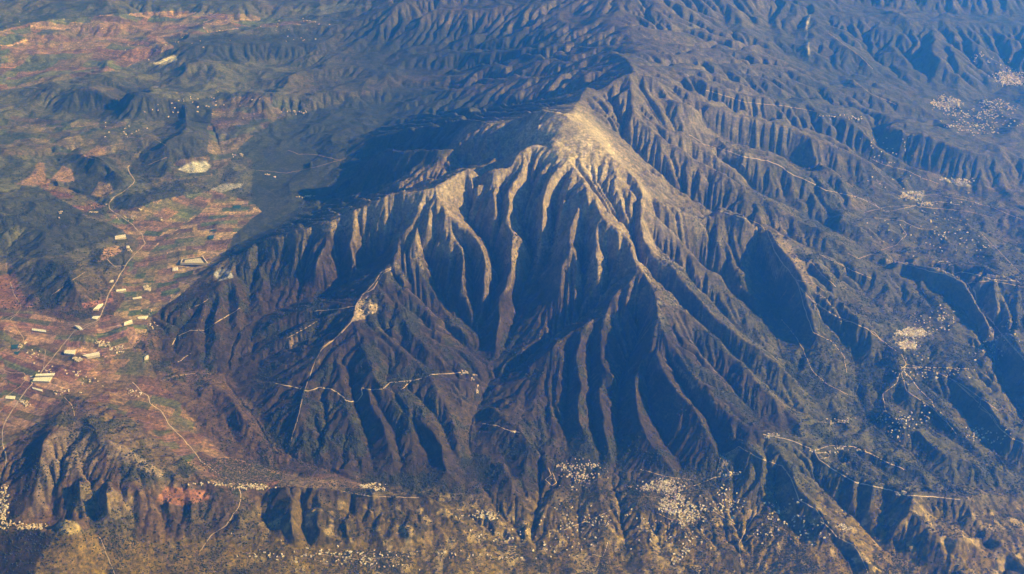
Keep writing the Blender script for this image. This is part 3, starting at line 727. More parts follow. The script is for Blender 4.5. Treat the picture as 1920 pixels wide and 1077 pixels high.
# bare rock, quarries, red earth, some patches with sunlight painted in
for p, c, a in (([(332, 318), (360, 303), (385, 302), (394, 312), (386, 323), (355, 325)], (0.55, 0.56, 0.56), 1), ([(395, 354), (420, 345), (457, 344), (452, 352), (415, 360)], (0.45, 0.45, 0.44), 0.8),
                ([(286, 120), (306, 110), (328, 105), (331, 113), (310, 121)], (0.85, 0.82, 0.72), 1), ([(398, 513), (415, 503), (430, 506), (438, 520), (410, 527)], (0.30, 0.31, 0.34), 1),
                ([(668, 572), (690, 556), (700, 578), (684, 600), (664, 604)], (0.50, 0.40, 0.29), 0.9), ([(698, 572), (712, 574), (705, 586), (697, 590)], (0.5, 0.4, 0.3), 0.9),
                ([(534, 632), (556, 630), (558, 650), (545, 655)], (0.27, 0.2, 0.13), 0.8), ([(578, 655), (602, 652), (600, 682), (582, 682)], (0.25, 0.19, 0.12), 0.7),
                ([(28, 345), (60, 325), (74, 303), (84, 306), (84, 338), (60, 350)], (0.34, 0.22, 0.14), 0.8), ([(92, 338), (118, 312), (135, 320), (140, 340), (120, 342)], (0.38, 0.25, 0.16), 0.85),
                ([(152, 292), (180, 275), (198, 276), (196, 290), (170, 296)], (0.34, 0.22, 0.12), 0.8), ([(172, 365), (185, 342), (205, 345), (215, 360), (190, 372)], (0.36, 0.26, 0.14), 0.8),
                ([(185, 490), (195, 465), (222, 462), (228, 472), (200, 485)], (0.42, 0.27, 0.16), 0.9), ([(-10, 520), (25, 512), (42, 555), (62, 575), (30, 582), (-10, 576)], (0.30, 0.15, 0.10), 0.8),
                ([(150, 572), (210, 560), (205, 540), (212, 540), (212, 568), (160, 580)], (0.36, 0.17, 0.12), 0.8), ([(-10, 495), (20, 492), (22, 505), (-10, 510)], (0.34, 0.25, 0.16), 0.8),
                ([(292, 940), (310, 912), (392, 922), (392, 936), (340, 948)], (0.36, 0.165, 0.085), 0.85), ([(500, 925), (500, 905), (525, 900), (520, 925)], (0.28, 0.13, 0.09), 0.8),
                ([(72, 900), (80, 835), (110, 808), (150, 786), (195, 828), (178, 880), (165, 900), (125, 890), (85, 960), (52, 975)], (0.24, 0.185, 0.14), 0.6),
                ([(185, 820), (235, 838), (310, 885), (300, 898), (240, 868), (205, 870)], (0.36, 0.28, 0.19), 0.6), ([(140, 905), (250, 930), (262, 960), (190, 985), (140, 960)], (0.23, 0.18, 0.10), 0.5),
                ([(104, 985), (125, 972), (150, 985), (150, 1000), (118, 1003)], (0.50, 0.38, 0.17), 0.9), ([(855, 980), (865, 975), (930, 1010), (880, 1015)], (0.36, 0.26, 0.13), 0.8),  # corner crag is pale rock with its sunlit brightness painted in
                ([(780, 1000), (860, 990), (860, 1030), (800, 1030)], (0.32, 0.22, 0.11), 0.7), ([(1355, 850), (1390, 840), (1365, 880), (1370, 900), (1345, 900)], (0.34, 0.28, 0.19), 0.75),
                ([(1440, 385), (1462, 470), (1500, 520), (1600, 605), (1540, 560), (1510, 500), (1470, 440)], (0.24, 0.19, 0.115), 0.8), ([(1512, 28), (1518, 28), (1516, 60), (1518, 104), (1514, 105), (1511, 60)], (0.75, 0.72, 0.6), 1),  # ridge's right flank painted paler, as the sun lights it
                                ([(1195, 905), (1240, 893), (1290, 900), (1300, 915), (1285, 950), (1250, 955), (1235, 925), (1200, 920)], (0.24, 0.19, 0.12), 0.7), ([(1680, 625), (1705, 612), (1745, 620), (1755, 632), (1730, 640), (1720, 660), (1690, 655), (1665, 640)], (0.19, 0.17, 0.12), 0.6),
                ([(1690, 358), (1735, 358), (1725, 378), (1705, 375)], (0.5, 0.5, 0.45), 0.6), ([(1760, 335), (1790, 335), (1825, 350), (1800, 350)], (0.55, 0.52, 0.45), 0.7),
                ([(1275, 60), (1300, 90), (1310, 40), (1290, 25)], (0.2, 0.2, 0.14), 0.4), ([(820, 360), (797, 357), (760, 367), (762, 385), (800, 395), (830, 375)], (0.42, 0.35, 0.25), 0.7),  # front-facing crest patch carries sunlight in its colour
                ([(540, 20), (640, 5), (700, 12), (600, 30)], (0.3, 0.33, 0.25), 0.5), ([(60, 70), (200, 40), (330, 45), (330, 60), (170, 85), (0, 110)], (0.36, 0.24, 0.17), 0.4)):
    area(p, c, a, 1, U+wu*0.25, V+wv*0.25)
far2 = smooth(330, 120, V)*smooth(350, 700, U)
COL *= (1-0.12*far2[..., None])  # distant land painted darker so the blue haze dominates there
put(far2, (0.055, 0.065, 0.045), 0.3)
tr_ = smooth(5, 13, c2)*smooth(1150, 1350, U)*smooth(330, 500, V)
put(tr_, (0.36, 0.30, 0.21), 0.6)
low = smooth(900, 970, V)*smooth(420, 560, U)
put(low, (0.19, 0.135, 0.018), 0.6)
put(low*smooth(0.06, 0.14, n3*0.6+n2*0.4+0.04), (0.030, 0.028, 0.012), 0.75)
put(low*smooth(0.10, 0.2, fbm(X/110, Y/110, 701, 3)), (0.42, 0.32, 0.14), 0.75)
COL *= 0.86*(1 + n3[..., None]*0.5)*(1 + n2[..., None]*0.35)
COL = np.clip(COL, 0.008, 0.8)
# which named piece of the land each cell belongs to
MTN = inside([(270, 600), (330, 515), (480, 440), (640, 330), (800, 225), (1000, 195), (1085, 165), (1190, 125), (1300, 200), (1440, 380), (1640, 500), (1720, 640), (1640, 800), (1400, 845), (1150, 885), (930, 960), (880, 950), (700, 905), (510, 850), (420, 720), (290, 700)], U, V)[:-1, :-1]
FLOOR = (inside(F1, U, V) | inside(F2, U, V))[:-1, :-1]
FAR = (V[:-1, :-1] < 300)
# material: the cover colour broken up by shrubs, stones and small rough relief
def build_ground(m):
    t = m.node_tree; N = t.nodes; L = t.links; b = N['Principled BSDF']
    a = N.new('ShaderNodeAttribute'); a.attribute_name = 'cover'
    tc = N.new('ShaderNodeTexCoord')
    def noise(scale, detail=3, rough=0.6):
        n = N.new('ShaderNodeTexNoise'); n.inputs['Scale'].default_value = scale; n.inputs['Detail'].default_value = detail; n.inputs['Roughness'].default_value = rough
        L.new(tc.outputs['Object'], n.inputs['Vector']); return n.outputs['Fac']
    def ramp(src, p0, c0, p1, c1):
        r = N.new('ShaderNodeValToRGB'); r.color_ramp.elements[0].position = p0; r.color_ramp.elements[0].color = (c0, c0, c0, 1)
        r.color_ramp.elements[1].position = p1; r.color_ramp.elements[1].color = (c1, c1, c1, 1); L.new(src, r.inputs[0]); return r.outputs[0]
    def mul(x, y, f=1.0):
        q = N.new('ShaderNodeMix'); q.data_type = 'RGBA'; q.blend_type = 'MULTIPLY'; q.inputs[0].default_value = f
        L.new(x, q.inputs[6]); L.new(y, q.inputs[7]); return q.outputs[2]
    c = mul(a.outputs['Color'], ramp(noise(0.028, 4, 0.7), 0.40, 0.60, 0.62, 1.3))
    c = mul(c, ramp(noise(0.007, 3, 0.6), 0.35, 0.75, 0.65, 1.2))
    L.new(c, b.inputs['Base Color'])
    bp = N.new('ShaderNodeBump'); bp.inputs['Strength'].default_value = 0.35; bp.inputs['Distance'].default_value = 9.0
    L.new(noise(0.022, 5, 0.7), bp.inputs['Height']); L.new(bp.outputs[0], b.inputs['Normal'])
build_ground(gm)
def grid_mesh(name, mask=None):
    me = bpy.data.meshes.new(name)
    idx = np.arange(NR*NT, dtype=np.int32).reshape(NR, NT)
    q = np.stack([idx[:-1, :-1], idx[:-1, 1:], idx[1:, 1:], idx[1:, :-1]], -1)
    q = q[mask] if mask is not None else q.reshape(-1, 4)
    used, inv = np.unique(q, return_inverse=True)
    co = np.stack([X.ravel()[used], Y.ravel()[used], H.ravel()[used]], -1)
    me.vertices.add(len(used)); me.vertices.foreach_set('co', co.ravel())
    me.loops.add(q.size); me.loops.foreach_set('vertex_index', inv.astype(np.int32).ravel())
    n = q.shape[0]
    me.polygons.add(n); me.polygons.foreach_set('loop_start', np.arange(0, n*4, 4, dtype=np.int32))
    me.polygons.foreach_set('use_smooth', np.ones(n, bool))
    me.update(calc_edges=True)
    a = me.color_attributes.new('cover', 'FLOAT_COLOR', 'POINT')
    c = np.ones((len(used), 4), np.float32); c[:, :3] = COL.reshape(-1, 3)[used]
    a.data.foreach_set('color', c.ravel())
    me.materials.append(gm)
    o = bpy.data.objects.new(name, me); C.objects.link(o); o['kind'] = 'structure'
    return o
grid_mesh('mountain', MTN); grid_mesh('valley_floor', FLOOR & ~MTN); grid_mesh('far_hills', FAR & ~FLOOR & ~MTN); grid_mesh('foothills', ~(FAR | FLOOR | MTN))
# ---------------------------------------------------------------- roads and tracks draped on the ground
def path(name, pts, w, m, lift=2.5, wig=1.2, seed=0):
    P = np.array(pts, float); s = np.r_[0, np.cumsum(np.hypot(np.diff(P[:, 0]), np.diff(P[:, 1])))]
    n = max(int(s[-1]/1.2), 6); t = np.linspace(0, s[-1], n)
    u = np.interp(t, s, P[:, 0]); v = np.interp(t, s, P[:, 1])
    if wig:
        rs = np.random.RandomState(seed+len(pts)); k = int(s[-1]/7)+3
        q = rs.rand(2, k)-0.5; tt = t/7; i = tt.astype(int); f = tt-i
        u = u+(q[0][i]*(1-f)+q[0][i+1]*f)*wig*1.6; v = v+(q[1][i]*(1-f)+q[1][i+1]*f)*wig
    x, y, z = hit(u, v)
    # drop jumps across hidden ground, smooth a little
    for _ in range(2):
        x[1:-1] = (x[:-2]+2*x[1:-1]+x[2:])/4; y[1:-1] = (y[:-2]+2*y[1:-1]+y[2:])/4
    d = np.hypot(np.diff(x), np.diff(y)); S = np.r_[0, np.cumsum(d)]
    m2 = max(int(S[-1]/9), 6); T = np.linspace(0, S[-1], m2); xs = np.interp(T, S, x); ys = np.interp(T, S, y)
    jump = np.zeros(m2, bool)
    for k in np.nonzero(d > 260)[0]: jump |= (T > S[k]-5) & (T < S[k+1]+5)
    tx = np.gradient(xs); ty = np.gradient(ys); L = np.hypot(tx, ty)+1e-6; nx, ny = -ty/L, tx/L
    vs, fs = [], []
    cols = (-0.5, 0.0, 0.5); zz = np.zeros((3, m2)); xx = np.zeros((3, m2)); yy = np.zeros((3, m2))
    for a, c in enumerate(cols):
        xx[a] = xs+nx*w*c; yy[a] = ys+ny*w*c; zz[a] = sample(H, xx[a], yy[a])
    mid = np.maximum(zz[1], zz.mean(0))
    for a in range(3): zz[a] = np.maximum(zz[a], mid-abs(cols[a])*w*0.15)+lift
    for k in range(m2):
        for a in range(3): vs.append((xx[a, k], yy[a, k], zz[a, k]))
    for k in range(m2-1):
        if jump[k] or jump[k+1]: continue
        for a in range(2): fs.append((3*k+a, 3*k+a+1, 3*k+a+4, 3*k+a+3))
    me = bpy.data.meshes.new(name); me.from_pydata(vs, [], fs); me.materials.append(m)
    for p in me.polygons: p.use_smooth = True
    o = bpy.data.objects.new(name, me); C.objects.link(o); o['kind'] = 'structure'
    return o
def rough_mat(name, c0, c1, scale, rough=0.9, bump=0):
    m = mat(name, c0, rough); t = m.node_tree; N = t.nodes; L = t.links; b = N['Principled BSDF']
    tc = N.new('ShaderNodeTexCoord'); n = N.new('ShaderNodeTexNoise'); n.inputs['Scale'].default_value = scale; n.inputs['Detail'].default_value = 4
    r = N.new('ShaderNodeValToRGB'); r.color_ramp.elements[0].color = (*c0, 1); r.color_ramp.elements[1].color = (*c1, 1)
    r.color_ramp.elements[0].position = 0.35; r.color_ramp.elements[1].position = 0.65
    L.new(tc.outputs['Object'], n.inputs['Vector']); L.new(n.outputs['Fac'], r.inputs[0]); L.new(r.outputs[0], b.inputs['Base Color'])
    return m
m_road = rough_mat('pale_gravel', (0.34, 0.28, 0.22), (0.56, 0.48, 0.38), 0.01)
m_track = rough_mat('dirt', (0.36, 0.28, 0.19), (0.56, 0.45, 0.32), 0.008)
ROADS = """
13 10 790 40 745 80 695 112 655 140 620 186 600 205 550 225 515 245 485 265 465 272 458 266 440 246 420 225 405 206 393 205 383 213 370 232 360 250 345 253 338 243 325 239 315 243 311
11 12 788 6 800 4 830 12 855 10 878
10 186 600 170 610 150 620 140 621
12 515 719 555 727 577 734 600 727 620 730 645 745 648 752 668 755 680 740 678 728 700 732 718 730 730 718 765 715 785 712 810 703 840 701 865 699
9 752 732 765 720 785 701
9 742 500 716 515 700 543 680 552 665 590 655 610 640 625 622 640 600 655
8 540 634 570 618 597 602
10 323 647 332 632 357 620 385 620 402 607 422 597 440 585 450 578
7 355 578 372 573 390 562
8 334 680 345 672 358 663
10 248 717 264 734 279 744 281 757 301 770 318 797 341 821 364 847 378 867 411 889
9 446 912 453 928 448 950 425 985 395 1005 375 1035
7 640 921 690 931 720 932 785 934
9 1345 885 1350 860 1385 838 1427 862 1467 875 1484 900 1497 938 1530 955 1548 985 1570 1008 1600 1022 1615 1045 1628 1075
10 1430 815 1480 825 1527 845 1535 862 1570 886 1605 906 1640 913 1680 923 1700 930 1750 932 1800 938
9 1530 845 1556 836 1600 838 1636 853 1660 866 1700 883
8 1534 862 1555 857 1553 850 1530 850
12 1778 517 1812 533 1828 549 1832 574 1862 607 1885 637 1918 671
10 1751 502 1761 490 1781 492 1771 510 1778 519 1800 510 1830 515 1860 525 1910 528
11 1292 253 1322 272 1360 282 1395 295 1440 303 1460 310 1485 328 1515 340 1548 357 1580 364 1610 371 1650 390
10 1600 368 1640 383 1660 398 1690 392 1720 385 1760 378 1800 385
9 1690 665 1700 684 1690 692 1710 712 1722 730 1745 750 1757 776 1775 792 1795 816
9 1690 690 1720 690 1760 700 1800 720 1840 748 1872 770
8 1700 684 1730 690 1765 690 1815 692
8 1492 527 1502 545 1525 567 1560 590 1590 603 1625 617 1657 642
8 1640 790 1660 770 1655 740 1680 720 1688 700
8 1791 717 1821 744 1840 748 1835 765 1860 780 1875 805 1900 825
7 1028 995 1058 994 1091 981 1115 972 1150 955
8 187 1008 200 1040 216 1077
8 905 795 930 798 955 808 975 812
8 1028 878 1033 892 1022 900 1036 912 1044 905 1034 885
8 1300 912 1340 896 1370 893 1360 870 1350 852
7 1200 880 1250 895 1300 900
7 22 665 38 655 45 635 30 615 18 600 32 590
7 0 605 12 598 30 590 40 576 25 550 20 530
8 1323 170 1370 184 1394 192 1467 199 1531 210
8 1553 62 1585 85 1614 107 1636 130
7 1601 152 1634 177 1681 197
7 540 282 560 290 590 290 640 302
7 277 310 300 300 315 296
8 1635 300 1660 310 1700 320 1730 335 1760 345
7 95 555 130 530 160 510
6 480 320 540 325 600 312 650 297
7 290 262 312 273
8 1590 475 1610 486 1650 470 1680 460 1700 440 1690 425
7 1230 962 1260 975 1290 955 1340 960 1380 985
7 600 1040 680 1050 760 1042
7 1090 1062 1110 1040 1130 1045 1140 1020
7 1420 960 1400 990 1385 1020 1390 1060
7 200 485 215 500 238 498
7 300 715 330 705 370 700
7 0 690 20 700 45 700 50 712 38 725 0 752
6 85 655 82 690 90 700
7 120 745 135 760 140 780
""".strip().split('\n')
for i, ln in enumerate(ROADS):
    n = [float(a) for a in ln.split()]; w = n[0]
    path('road' if w > 9 else 'dirt_track', list(zip(n[1::2], n[2::2])), w*1.0, m_road if w > 9 else m_track, seed=i)
# tracks that follow the spur crests of the right-hand foothills
k_ = 0
for ln in REL.strip().split('\n'):
    if ln[0] != 'R': continue
    P = np.array([float(a) for a in ln.split()[1:]]).reshape(-1, 3); mu, mv = P[:, 0].mean(), P[:, 1].mean()
    if ((mu > 1480 and 470 < mv < 835) or (mu > 1600 and mv > 330 and mv < 470) or (560 < mu < 700 and 560 < mv < 700)) and len(P) >= 4:
        k_ += 1; q = P if k_ % 3 else P[:max(3, len(P)*2//3)]
        path('dirt_track', [(a, b-1.0) for a, b, c in q], 7.5, m_track, seed=100+k_)
# ---------------------------------------------------------------- buildings
def new_obj(name, me, loc=(0, 0, 0), rz=0, parent=None, **props):
    o = bpy.data.objects.new(name, me); C.objects.link(o); o.location = loc; o.rotation_euler = (0, 0, rz)
    if parent: o.parent = parent
    for k, v in props.items(): o[k] = v
    return o
def mesh(name, v, f, *ms, idx=None):
    me = bpy.data.meshes.new(name); me.from_pydata([tuple(map(float, p)) for p in v], [], f)
    for m in ms: me.materials.append(m)
    if idx: me.polygons.foreach_set('material_index', idx)
    return me
m_white = rough_mat('whitewash', (0.55, 0.49, 0.39), (0.80, 0.73, 0.60), 0.012)
m_roofs = [rough_mat('clay_tile', (0.20, 0.11, 0.07), (0.32, 0.19, 0.12), 0.012), rough_mat('pale_tile', (0.24, 0.18, 0.13), (0.40, 0.32, 0.24), 0.012), rough_mat('flat_white_roof', (0.50, 0.45, 0.36), (0.76, 0.69, 0.57), 0.012)]
m_glass = mat('window_dark', (0.05, 0.06, 0.08), 0.3)
def wall_v(a, b, h, g):      # walls with gable tops, footing 6 m into the slope
    v = [(-a, -b, -6), (a, -b, -6), (a, b, -6), (-a, b, -6), (-a, -b, h), (a, -b, h), (a, b, h), (-a, b, h), (-a, 0, h+g), (a, 0, h+g)]
    return v, [(0, 1, 5, 4), (2, 3, 7, 6), (1, 2, 6, 9, 5), (3, 0, 4, 8, 7)]
def roof_v(a, b, h, g, e=0.6, t=0.35):
    v = []
    for dz in (0, t):
        v += [(-a-e, -b-e, h-e*g/b+dz), (a+e, -b-e, h-e*g/b+dz), (a+e, 0, h+g+dz), (-a-e, 0, h+g+dz), (a+e, b+e, h-e*g/b+dz), (-a-e, b+e, h-e*g/b+dz)]
    return v, [(6, 7, 8, 9), (9, 8, 10, 11), (1, 0, 3, 2), (2, 3, 5, 4), (0, 1, 7, 6), (4, 5, 11, 10), (1, 2, 8, 7), (2, 4, 10, 8), (3, 0, 6, 9), (5, 3, 9, 11)]
KINDS = []
for k, (a, b, h, g) in enumerate(((9, 5.5, 6.5, 1.6), (12, 6.5, 6.0, 2.0), (7.5, 6, 9.0, 1.5), (14, 7, 6.5, 2.2), (10, 8, 8.0, 1.0))):
    wv_, wf = wall_v(a, b, h, g); rv, rf = roof_v(a, b, h, g)
    wins = []; wfs = []
    for s in (-1, 1):
        for x0 in np.arange(-a+2, a-1.5, 3.5):
            q = len(wins); yy_ = s*(b+0.06)
            wins += [(x0, yy_, h-3), (x0+1.2, yy_, h-3), (x0+1.2, yy_, h-1.2), (x0, yy_, h-1.2)]; wfs.append((q, q+1, q+2, q+3))
    KINDS.append((mesh('wall', wv_, wf, m_white), [mesh('roof', rv, rf, mr) for mr in m_roofs], mesh('window', wins, wfs, m_glass)))
def ell(cx, cy_, rx, ry, n, rs):
    # clumps inside a ragged ellipse: real hamlets gather in knots
    n = max(int(n*0.8), 3); k = max(n//7, 2); kr = np.sqrt(rs.rand(k))**1.2; ka = rs.rand(k)*2*PI
    q = rs.randint(k, size=n); r = 0.16+0.1*rs.rand(k)
    u = kr[q]*np.cos(ka[q]) + rs.randn(n)*r[q]; v = kr[q]*np.sin(ka[q]) + rs.randn(n)*r[q]
    return cx+rx*u*0.85, cy_+ry*v*0.85
def settle(uv, n, rs, gap=17.0, snap=None):
    x, y, z = hit(uv[0], uv[1]); keep = []
    for k in range(len(x)):
        if len(keep) >= n: break
        if all((x[k]-x[j])**2+(y[k]-y[j])**2 > gap*gap for j in keep[-400:]): keep.append(k)
    return x[keep], y[keep], z[keep]
rs = np.random.RandomState(11)
def cat_(*a): return np.concatenate([p[0] for p in a]), np.concatenate([p[1] for p in a])
def shuffle(uv): p = rs.permutation(len(uv[0])); return uv[0][p], uv[1][p]
GROUPS = [
 ('whitewashed house packed tightly into the white village at the mountain foot', 'village houses at the mountain foot',
  shuffle(cat_(ell(1247, 910, 40, 12, 500, rs), ell(1262, 930, 22, 18, 300, rs), ell(1205, 915, 35, 8, 70, rs))), 185, 10),
 ('small white villa on the loosely built hillside left of the white village', 'villas of the hillside estate',
  shuffle(cat_(ell(1085, 868, 48, 12, 120, rs), ell(1075, 900, 42, 18, 120, rs))), 70, 24),
 ('pale farmhouse scattered over the yellow olive lowland along the bottom edge', 'scattered farmhouses of the lowland',
  shuffle(cat_(ell(700, 1045, 160, 24, 90, rs), ell(960, 1030, 200, 30, 110, rs), ell(1290, 1000, 70, 50, 80, rs), ell(560, 1040, 60, 20, 20, rs), ell(450, 1020, 160, 25, 20, rs))), 45, 45)]
spots = []
first = {}
for lab, grp, uv, n, gap in GROUPS:
    x, y, z = settle(uv, n, rs, gap)
    for k in range(len(x)):
        kd = rs.randint(5); rk = rs.choice(3, p=[0.45, 0.3, 0.25]); sc_ = 0.6+rs.rand()*0.45
        e = bpy.data.objects.new('village_house', None); C.objects.link(e); e.empty_display_size = 5
        e.location = (x[k], y[k], z[k]+0.5); e.rotation_euler = (0, 0, rs.rand()*0.9-0.2+(PI/2 if rs.rand() < .3 else 0)); e.scale = (sc_,)*3
        e['label'] = lab; e['category'] = 'house'; e['group'] = grp
        w_, r_, g_ = KINDS[kd]
        new_obj('wall', w_, parent=e); new_obj('roof', r_[rk], parent=e)
# the rest of the houses: farther villages and towns as one mass
FAR_H = cat_(ell(760, 1045, 260, 22, 110, rs), ell(1000, 1010, 150, 40, 70, rs), ell(1250, 1010, 120, 50, 60, rs), ell(1290, 965, 22, 26, 120, rs), ell(1270, 1040, 30, 25, 40, rs), ell(1712, 625, 34, 10, 520, rs), ell(1700, 648, 22, 9, 300, rs), ell(1262, 945, 26, 20, 260, rs), ell(1240, 912, 45, 12, 200, rs), ell(1300, 960, 30, 30, 60, rs), ell(1085, 885, 50, 24, 120, rs), ell(1690, 640, 40, 20, 60, rs), ell(1760, 600, 50, 40, 70, rs), ell(1745, 690, 90, 30, 70, rs),
  ell(1705, 368, 24, 9, 190, rs), ell(1795, 340, 36, 6, 110, rs), ell(1730, 383, 25, 4, 70, rs), ell(1775, 193, 30, 14, 330, rs), ell(1895, 148, 40, 16, 520, rs), ell(1840, 215, 90, 16, 160, rs), ell(1830, 240, 90, 14, 130, rs), ell(1880, 200, 45, 20, 90, rs),
  ell(1850, 110, 60, 20, 40, rs), ell(1760, 430, 160, 70, 110, rs), ell(1700, 300, 120, 60, 50, rs), ell(1600, 220, 60, 10, 40, rs),
  ell(8, 945, 16, 40, 150, rs), ell(30, 988, 60, 9, 110, rs), ell(470, 913, 35, 5, 90, rs), ell(400, 907, 40, 6, 30, rs), ell(700, 915, 28, 8, 110, rs), ell(905, 968, 50, 12, 80, rs), ell(560, 1045, 120, 20, 40, rs),
  ell(880, 705, 25, 10, 40, rs), ell(893, 730, 6, 12, 20, rs), ell(970, 812, 12, 4, 24, rs), ell(1590, 790, 50, 12, 40, rs), ell(1440, 818, 25, 5, 30, rs), ell(1585, 990, 25, 8, 50, rs), ell(1690, 927, 12, 5, 30, rs), ell(1690, 790, 60, 40, 90, rs),
  ell(1480, 985, 80, 60, 110, rs), ell(1360, 940, 60, 30, 80, rs), ell(1560, 845, 60, 6, 40, rs), ell(1860, 640, 60, 60, 60, rs), ell(1850, 820, 60, 20, 60, rs), ell(1100, 970, 80, 30, 70, rs), ell(1370, 890, 30, 6, 40, rs),
  ell(275, 540, 12, 10, 60, rs), ell(195, 645, 14, 8, 60, rs), ell(145, 675, 14, 5, 40, rs), ell(47, 757, 10, 6, 60, rs), ell(215, 655, 20, 8, 40, rs), ell(40, 640, 12, 12, 25, rs), ell(115, 399, 6, 2, 6, rs),
  ell(175, 399, 10, 2, 30, rs), ell(240, 470, 8, 6, 14, rs), ell(300, 210, 180, 60, 60, rs), ell(250, 390, 120, 40, 30, rs), ell(300, 600, 30, 30, 20, rs), ell(130, 720, 70, 30, 40, rs), ell(560, 370, 30, 5, 26, rs), ell(510, 330, 15, 4, 12, rs), ell(445, 290, 10, 8, 26, rs),
  ell(240, 60, 200, 40, 40, rs), ell(560, 60, 100, 30, 30, rs), ell(560, 210, 40, 8, 20, rs), ell(260, 730, 30, 20, 20, rs), ell(60, 700, 40, 40, 30, rs))
fx, fy, fz = hit(*FAR_H)
bv, bf, bi = [], [], []
for k in range(len(fx)):
    d = math.hypot(fx[k], fy[k]); s = (0.5+rs.rand()*0.45)*(1 if d < 13500 else 1.25 if d < 19000 else 1.45)
    a, b, h = (9+rs.rand()*6)*s, (6+rs.rand()*3)*s, 7+rs.rand()*3
    v1, f1 = wall_v(a, b, h, 1.8); v2, f2 = roof_v(a, b, h, 1.8)
    r = rs.rand()*1.2-0.3 + (PI/2 if rs.rand() < .4 else 0); c, q = math.cos(r), math.sin(r)
    for vv, ff, mi in ((v1, f1, 0), (v2, f2, rs.choice((1, 2, 3, 3, 3, 3)))):
        o0 = len(bv); bv += [(fx[k]+p[0]*c-p[1]*q, fy[k]+p[0]*q+p[1]*c, fz[k]+0.5+p[2]) for p in vv]
        bf += [tuple(i+o0 for i in f) for f in ff]; bi += [int(mi)]*len(ff)
o = new_obj('village_houses', mesh('village_houses', bv, bf, m_white, *m_roofs, idx=bi), kind='stuff')
# ---------------------------------------------------------------- greenhouses, sheds and basins on the farmed floor
m_plastic = rough_mat('greenhouse_sheet', (0.66, 0.68, 0.64), (0.82, 0.83, 0.78), 0.05, 0.5)
m_metal = rough_mat('sheet_roof', (0.62, 0.60, 0.58), (0.78, 0.76, 0.74), 0.05, 0.6)
m_shedw = rough_mat('shed_wall', (0.42, 0.38, 0.34), (0.55, 0.5, 0.45), 0.1)
def quad(name, label, category, pts, h=7, bays=4, mroof=m_plastic, mwall=m_shedw, group=None):
    P = np.array(pts, float).reshape(4, 2); x, y, z = hit(P[:, 0], P[:, 1]); z0 = float(np.max(z))+1.5
    e = bpy.data.objects.new(name, None); C.objects.link(e); cx, cy_ = x.mean(), y.mean(); e.location = (cx, cy_, z0)
    e['label'] = label; e['category'] = category
    if group: e['group'] = group
    c = [np.array((x[k]-cx, y[k]-cy_)) for k in range(4)]
    if np.linalg.norm(c[1]-c[0]) < np.linalg.norm(c[3]-c[0]): c = [c[1], c[2], c[3], c[0]]
    A, B_, Cc, D = c            # long edges A-B and D-C
    v = [(*p, -25) for p in c]+[(*p, h) for p in c]
    f = [(0, 1, 5, 4), (1, 2, 6, 5), (2, 3, 7, 6), (3, 0, 4, 7)]
    me = mesh('wall', v, f, mwall); new_obj('wall', me, parent=e)
    rv, rf = [], []
    for k in range(bays+1):
        t = k/bays; rv += [(*(A+(D-A)*t), h+0.1), (*(B_+(Cc-B_)*t), h+0.1)]
    for k in range(bays):
        t = (k+0.5)/bays; rv += [(*(A+(D-A)*t), h+3.2), (*(B_+(Cc-B_)*t), h+3.2)]
        r = 2*(bays+1)+2*k
        rf += [(2*k, 2*k+1, r+1, r), (r, r+1, 2*k+3, 2*k+2), (2*k, r, 2*k+2), (2*k+1, 2*k+3, r+1)]
    new_obj('roof', mesh('roof', rv, rf, mroof), parent=e)
    # doors on the near end wall
    p0, p1 = c[3], c[0]; d = (p1-p0); 
    nrm = np.array((d[1], -d[0]))/(np.linalg.norm(d)+1e-6); 
    if np.dot(nrm, (p0+p1)/2) < 0: nrm = -nrm
    a = p0+d*0.42+nrm*0.15; b = p0+d*0.58+nrm*0.15
    new_obj('door', mesh('door', [(*a, 0), (*b, 0), (*b, 5), (*a, 5)], [(0, 1, 2, 3)], m_glass), parent=e)
quad('greenhouse', 'long tapering white greenhouse, upper one of the pair beside the straight road', 'greenhouse', (69.4, 706.3, 103.4, 700.3, 101, 705.6, 67, 710))
quad('greenhouse', 'large broad pale greenhouse, lower one of the pair beside the straight road', 'greenhouse', (65.5, 711.5, 98.6, 707.6, 93, 717.8, 62.3, 717.8))
quad('warehouse', 'narrow white shed with a dark yard just below the pair of large greenhouses', 'warehouse', (60, 727, 62, 730.5, 80, 736, 80, 732), 8, 2, m_metal)
quad('greenhouse', 'white rectangular greenhouse at the left edge beside the white farm works', 'greenhouse', (11.8, 743, 29.2, 744, 27.6, 750, 9.8, 748.6))
quad('greenhouse', 'square white greenhouse between the straight road and the dark oval hill', 'greenhouse', (122.3, 660.2, 142, 659.4, 139.7, 665.8, 120.7, 666))
quad('warehouse', 'very long white warehouse below the dark oval hill beside the farm hamlet', 'warehouse', (154, 668, 187.8, 667, 188.5, 672.5, 164, 672.8), 11, 3, m_metal)
quad('greenhouse', 'bright white greenhouse standing alone above the striped ploughed fields', 'greenhouse', (60.7, 616.8, 86, 621, 87, 625.4, 59.6, 620.7))
quad('greenhouse', 'slanting white greenhouse touching the left side of the straight road', 'greenhouse', (183.8, 572.6, 194, 571.8, 184.6, 582.8, 174.4, 582.8))
quad('greenhouse', 'cream greenhouse in the corner where the straight road bends', 'greenhouse', (175, 594.7, 187, 593.9, 181.5, 600.2, 172, 598.6))
quad('greenhouse', 'thin bright strip greenhouse right of the road below the fan of orange fields', 'greenhouse', (218.6, 545, 236.7, 546, 236.7, 549, 217.8, 548))
quad('warehouse', 'white roofed warehouse below the hamlet on the far side of the green field', 'warehouse', (248.5, 560, 265, 556.5, 266.7, 560, 249.3, 562.4), 8, 2, m_metal)
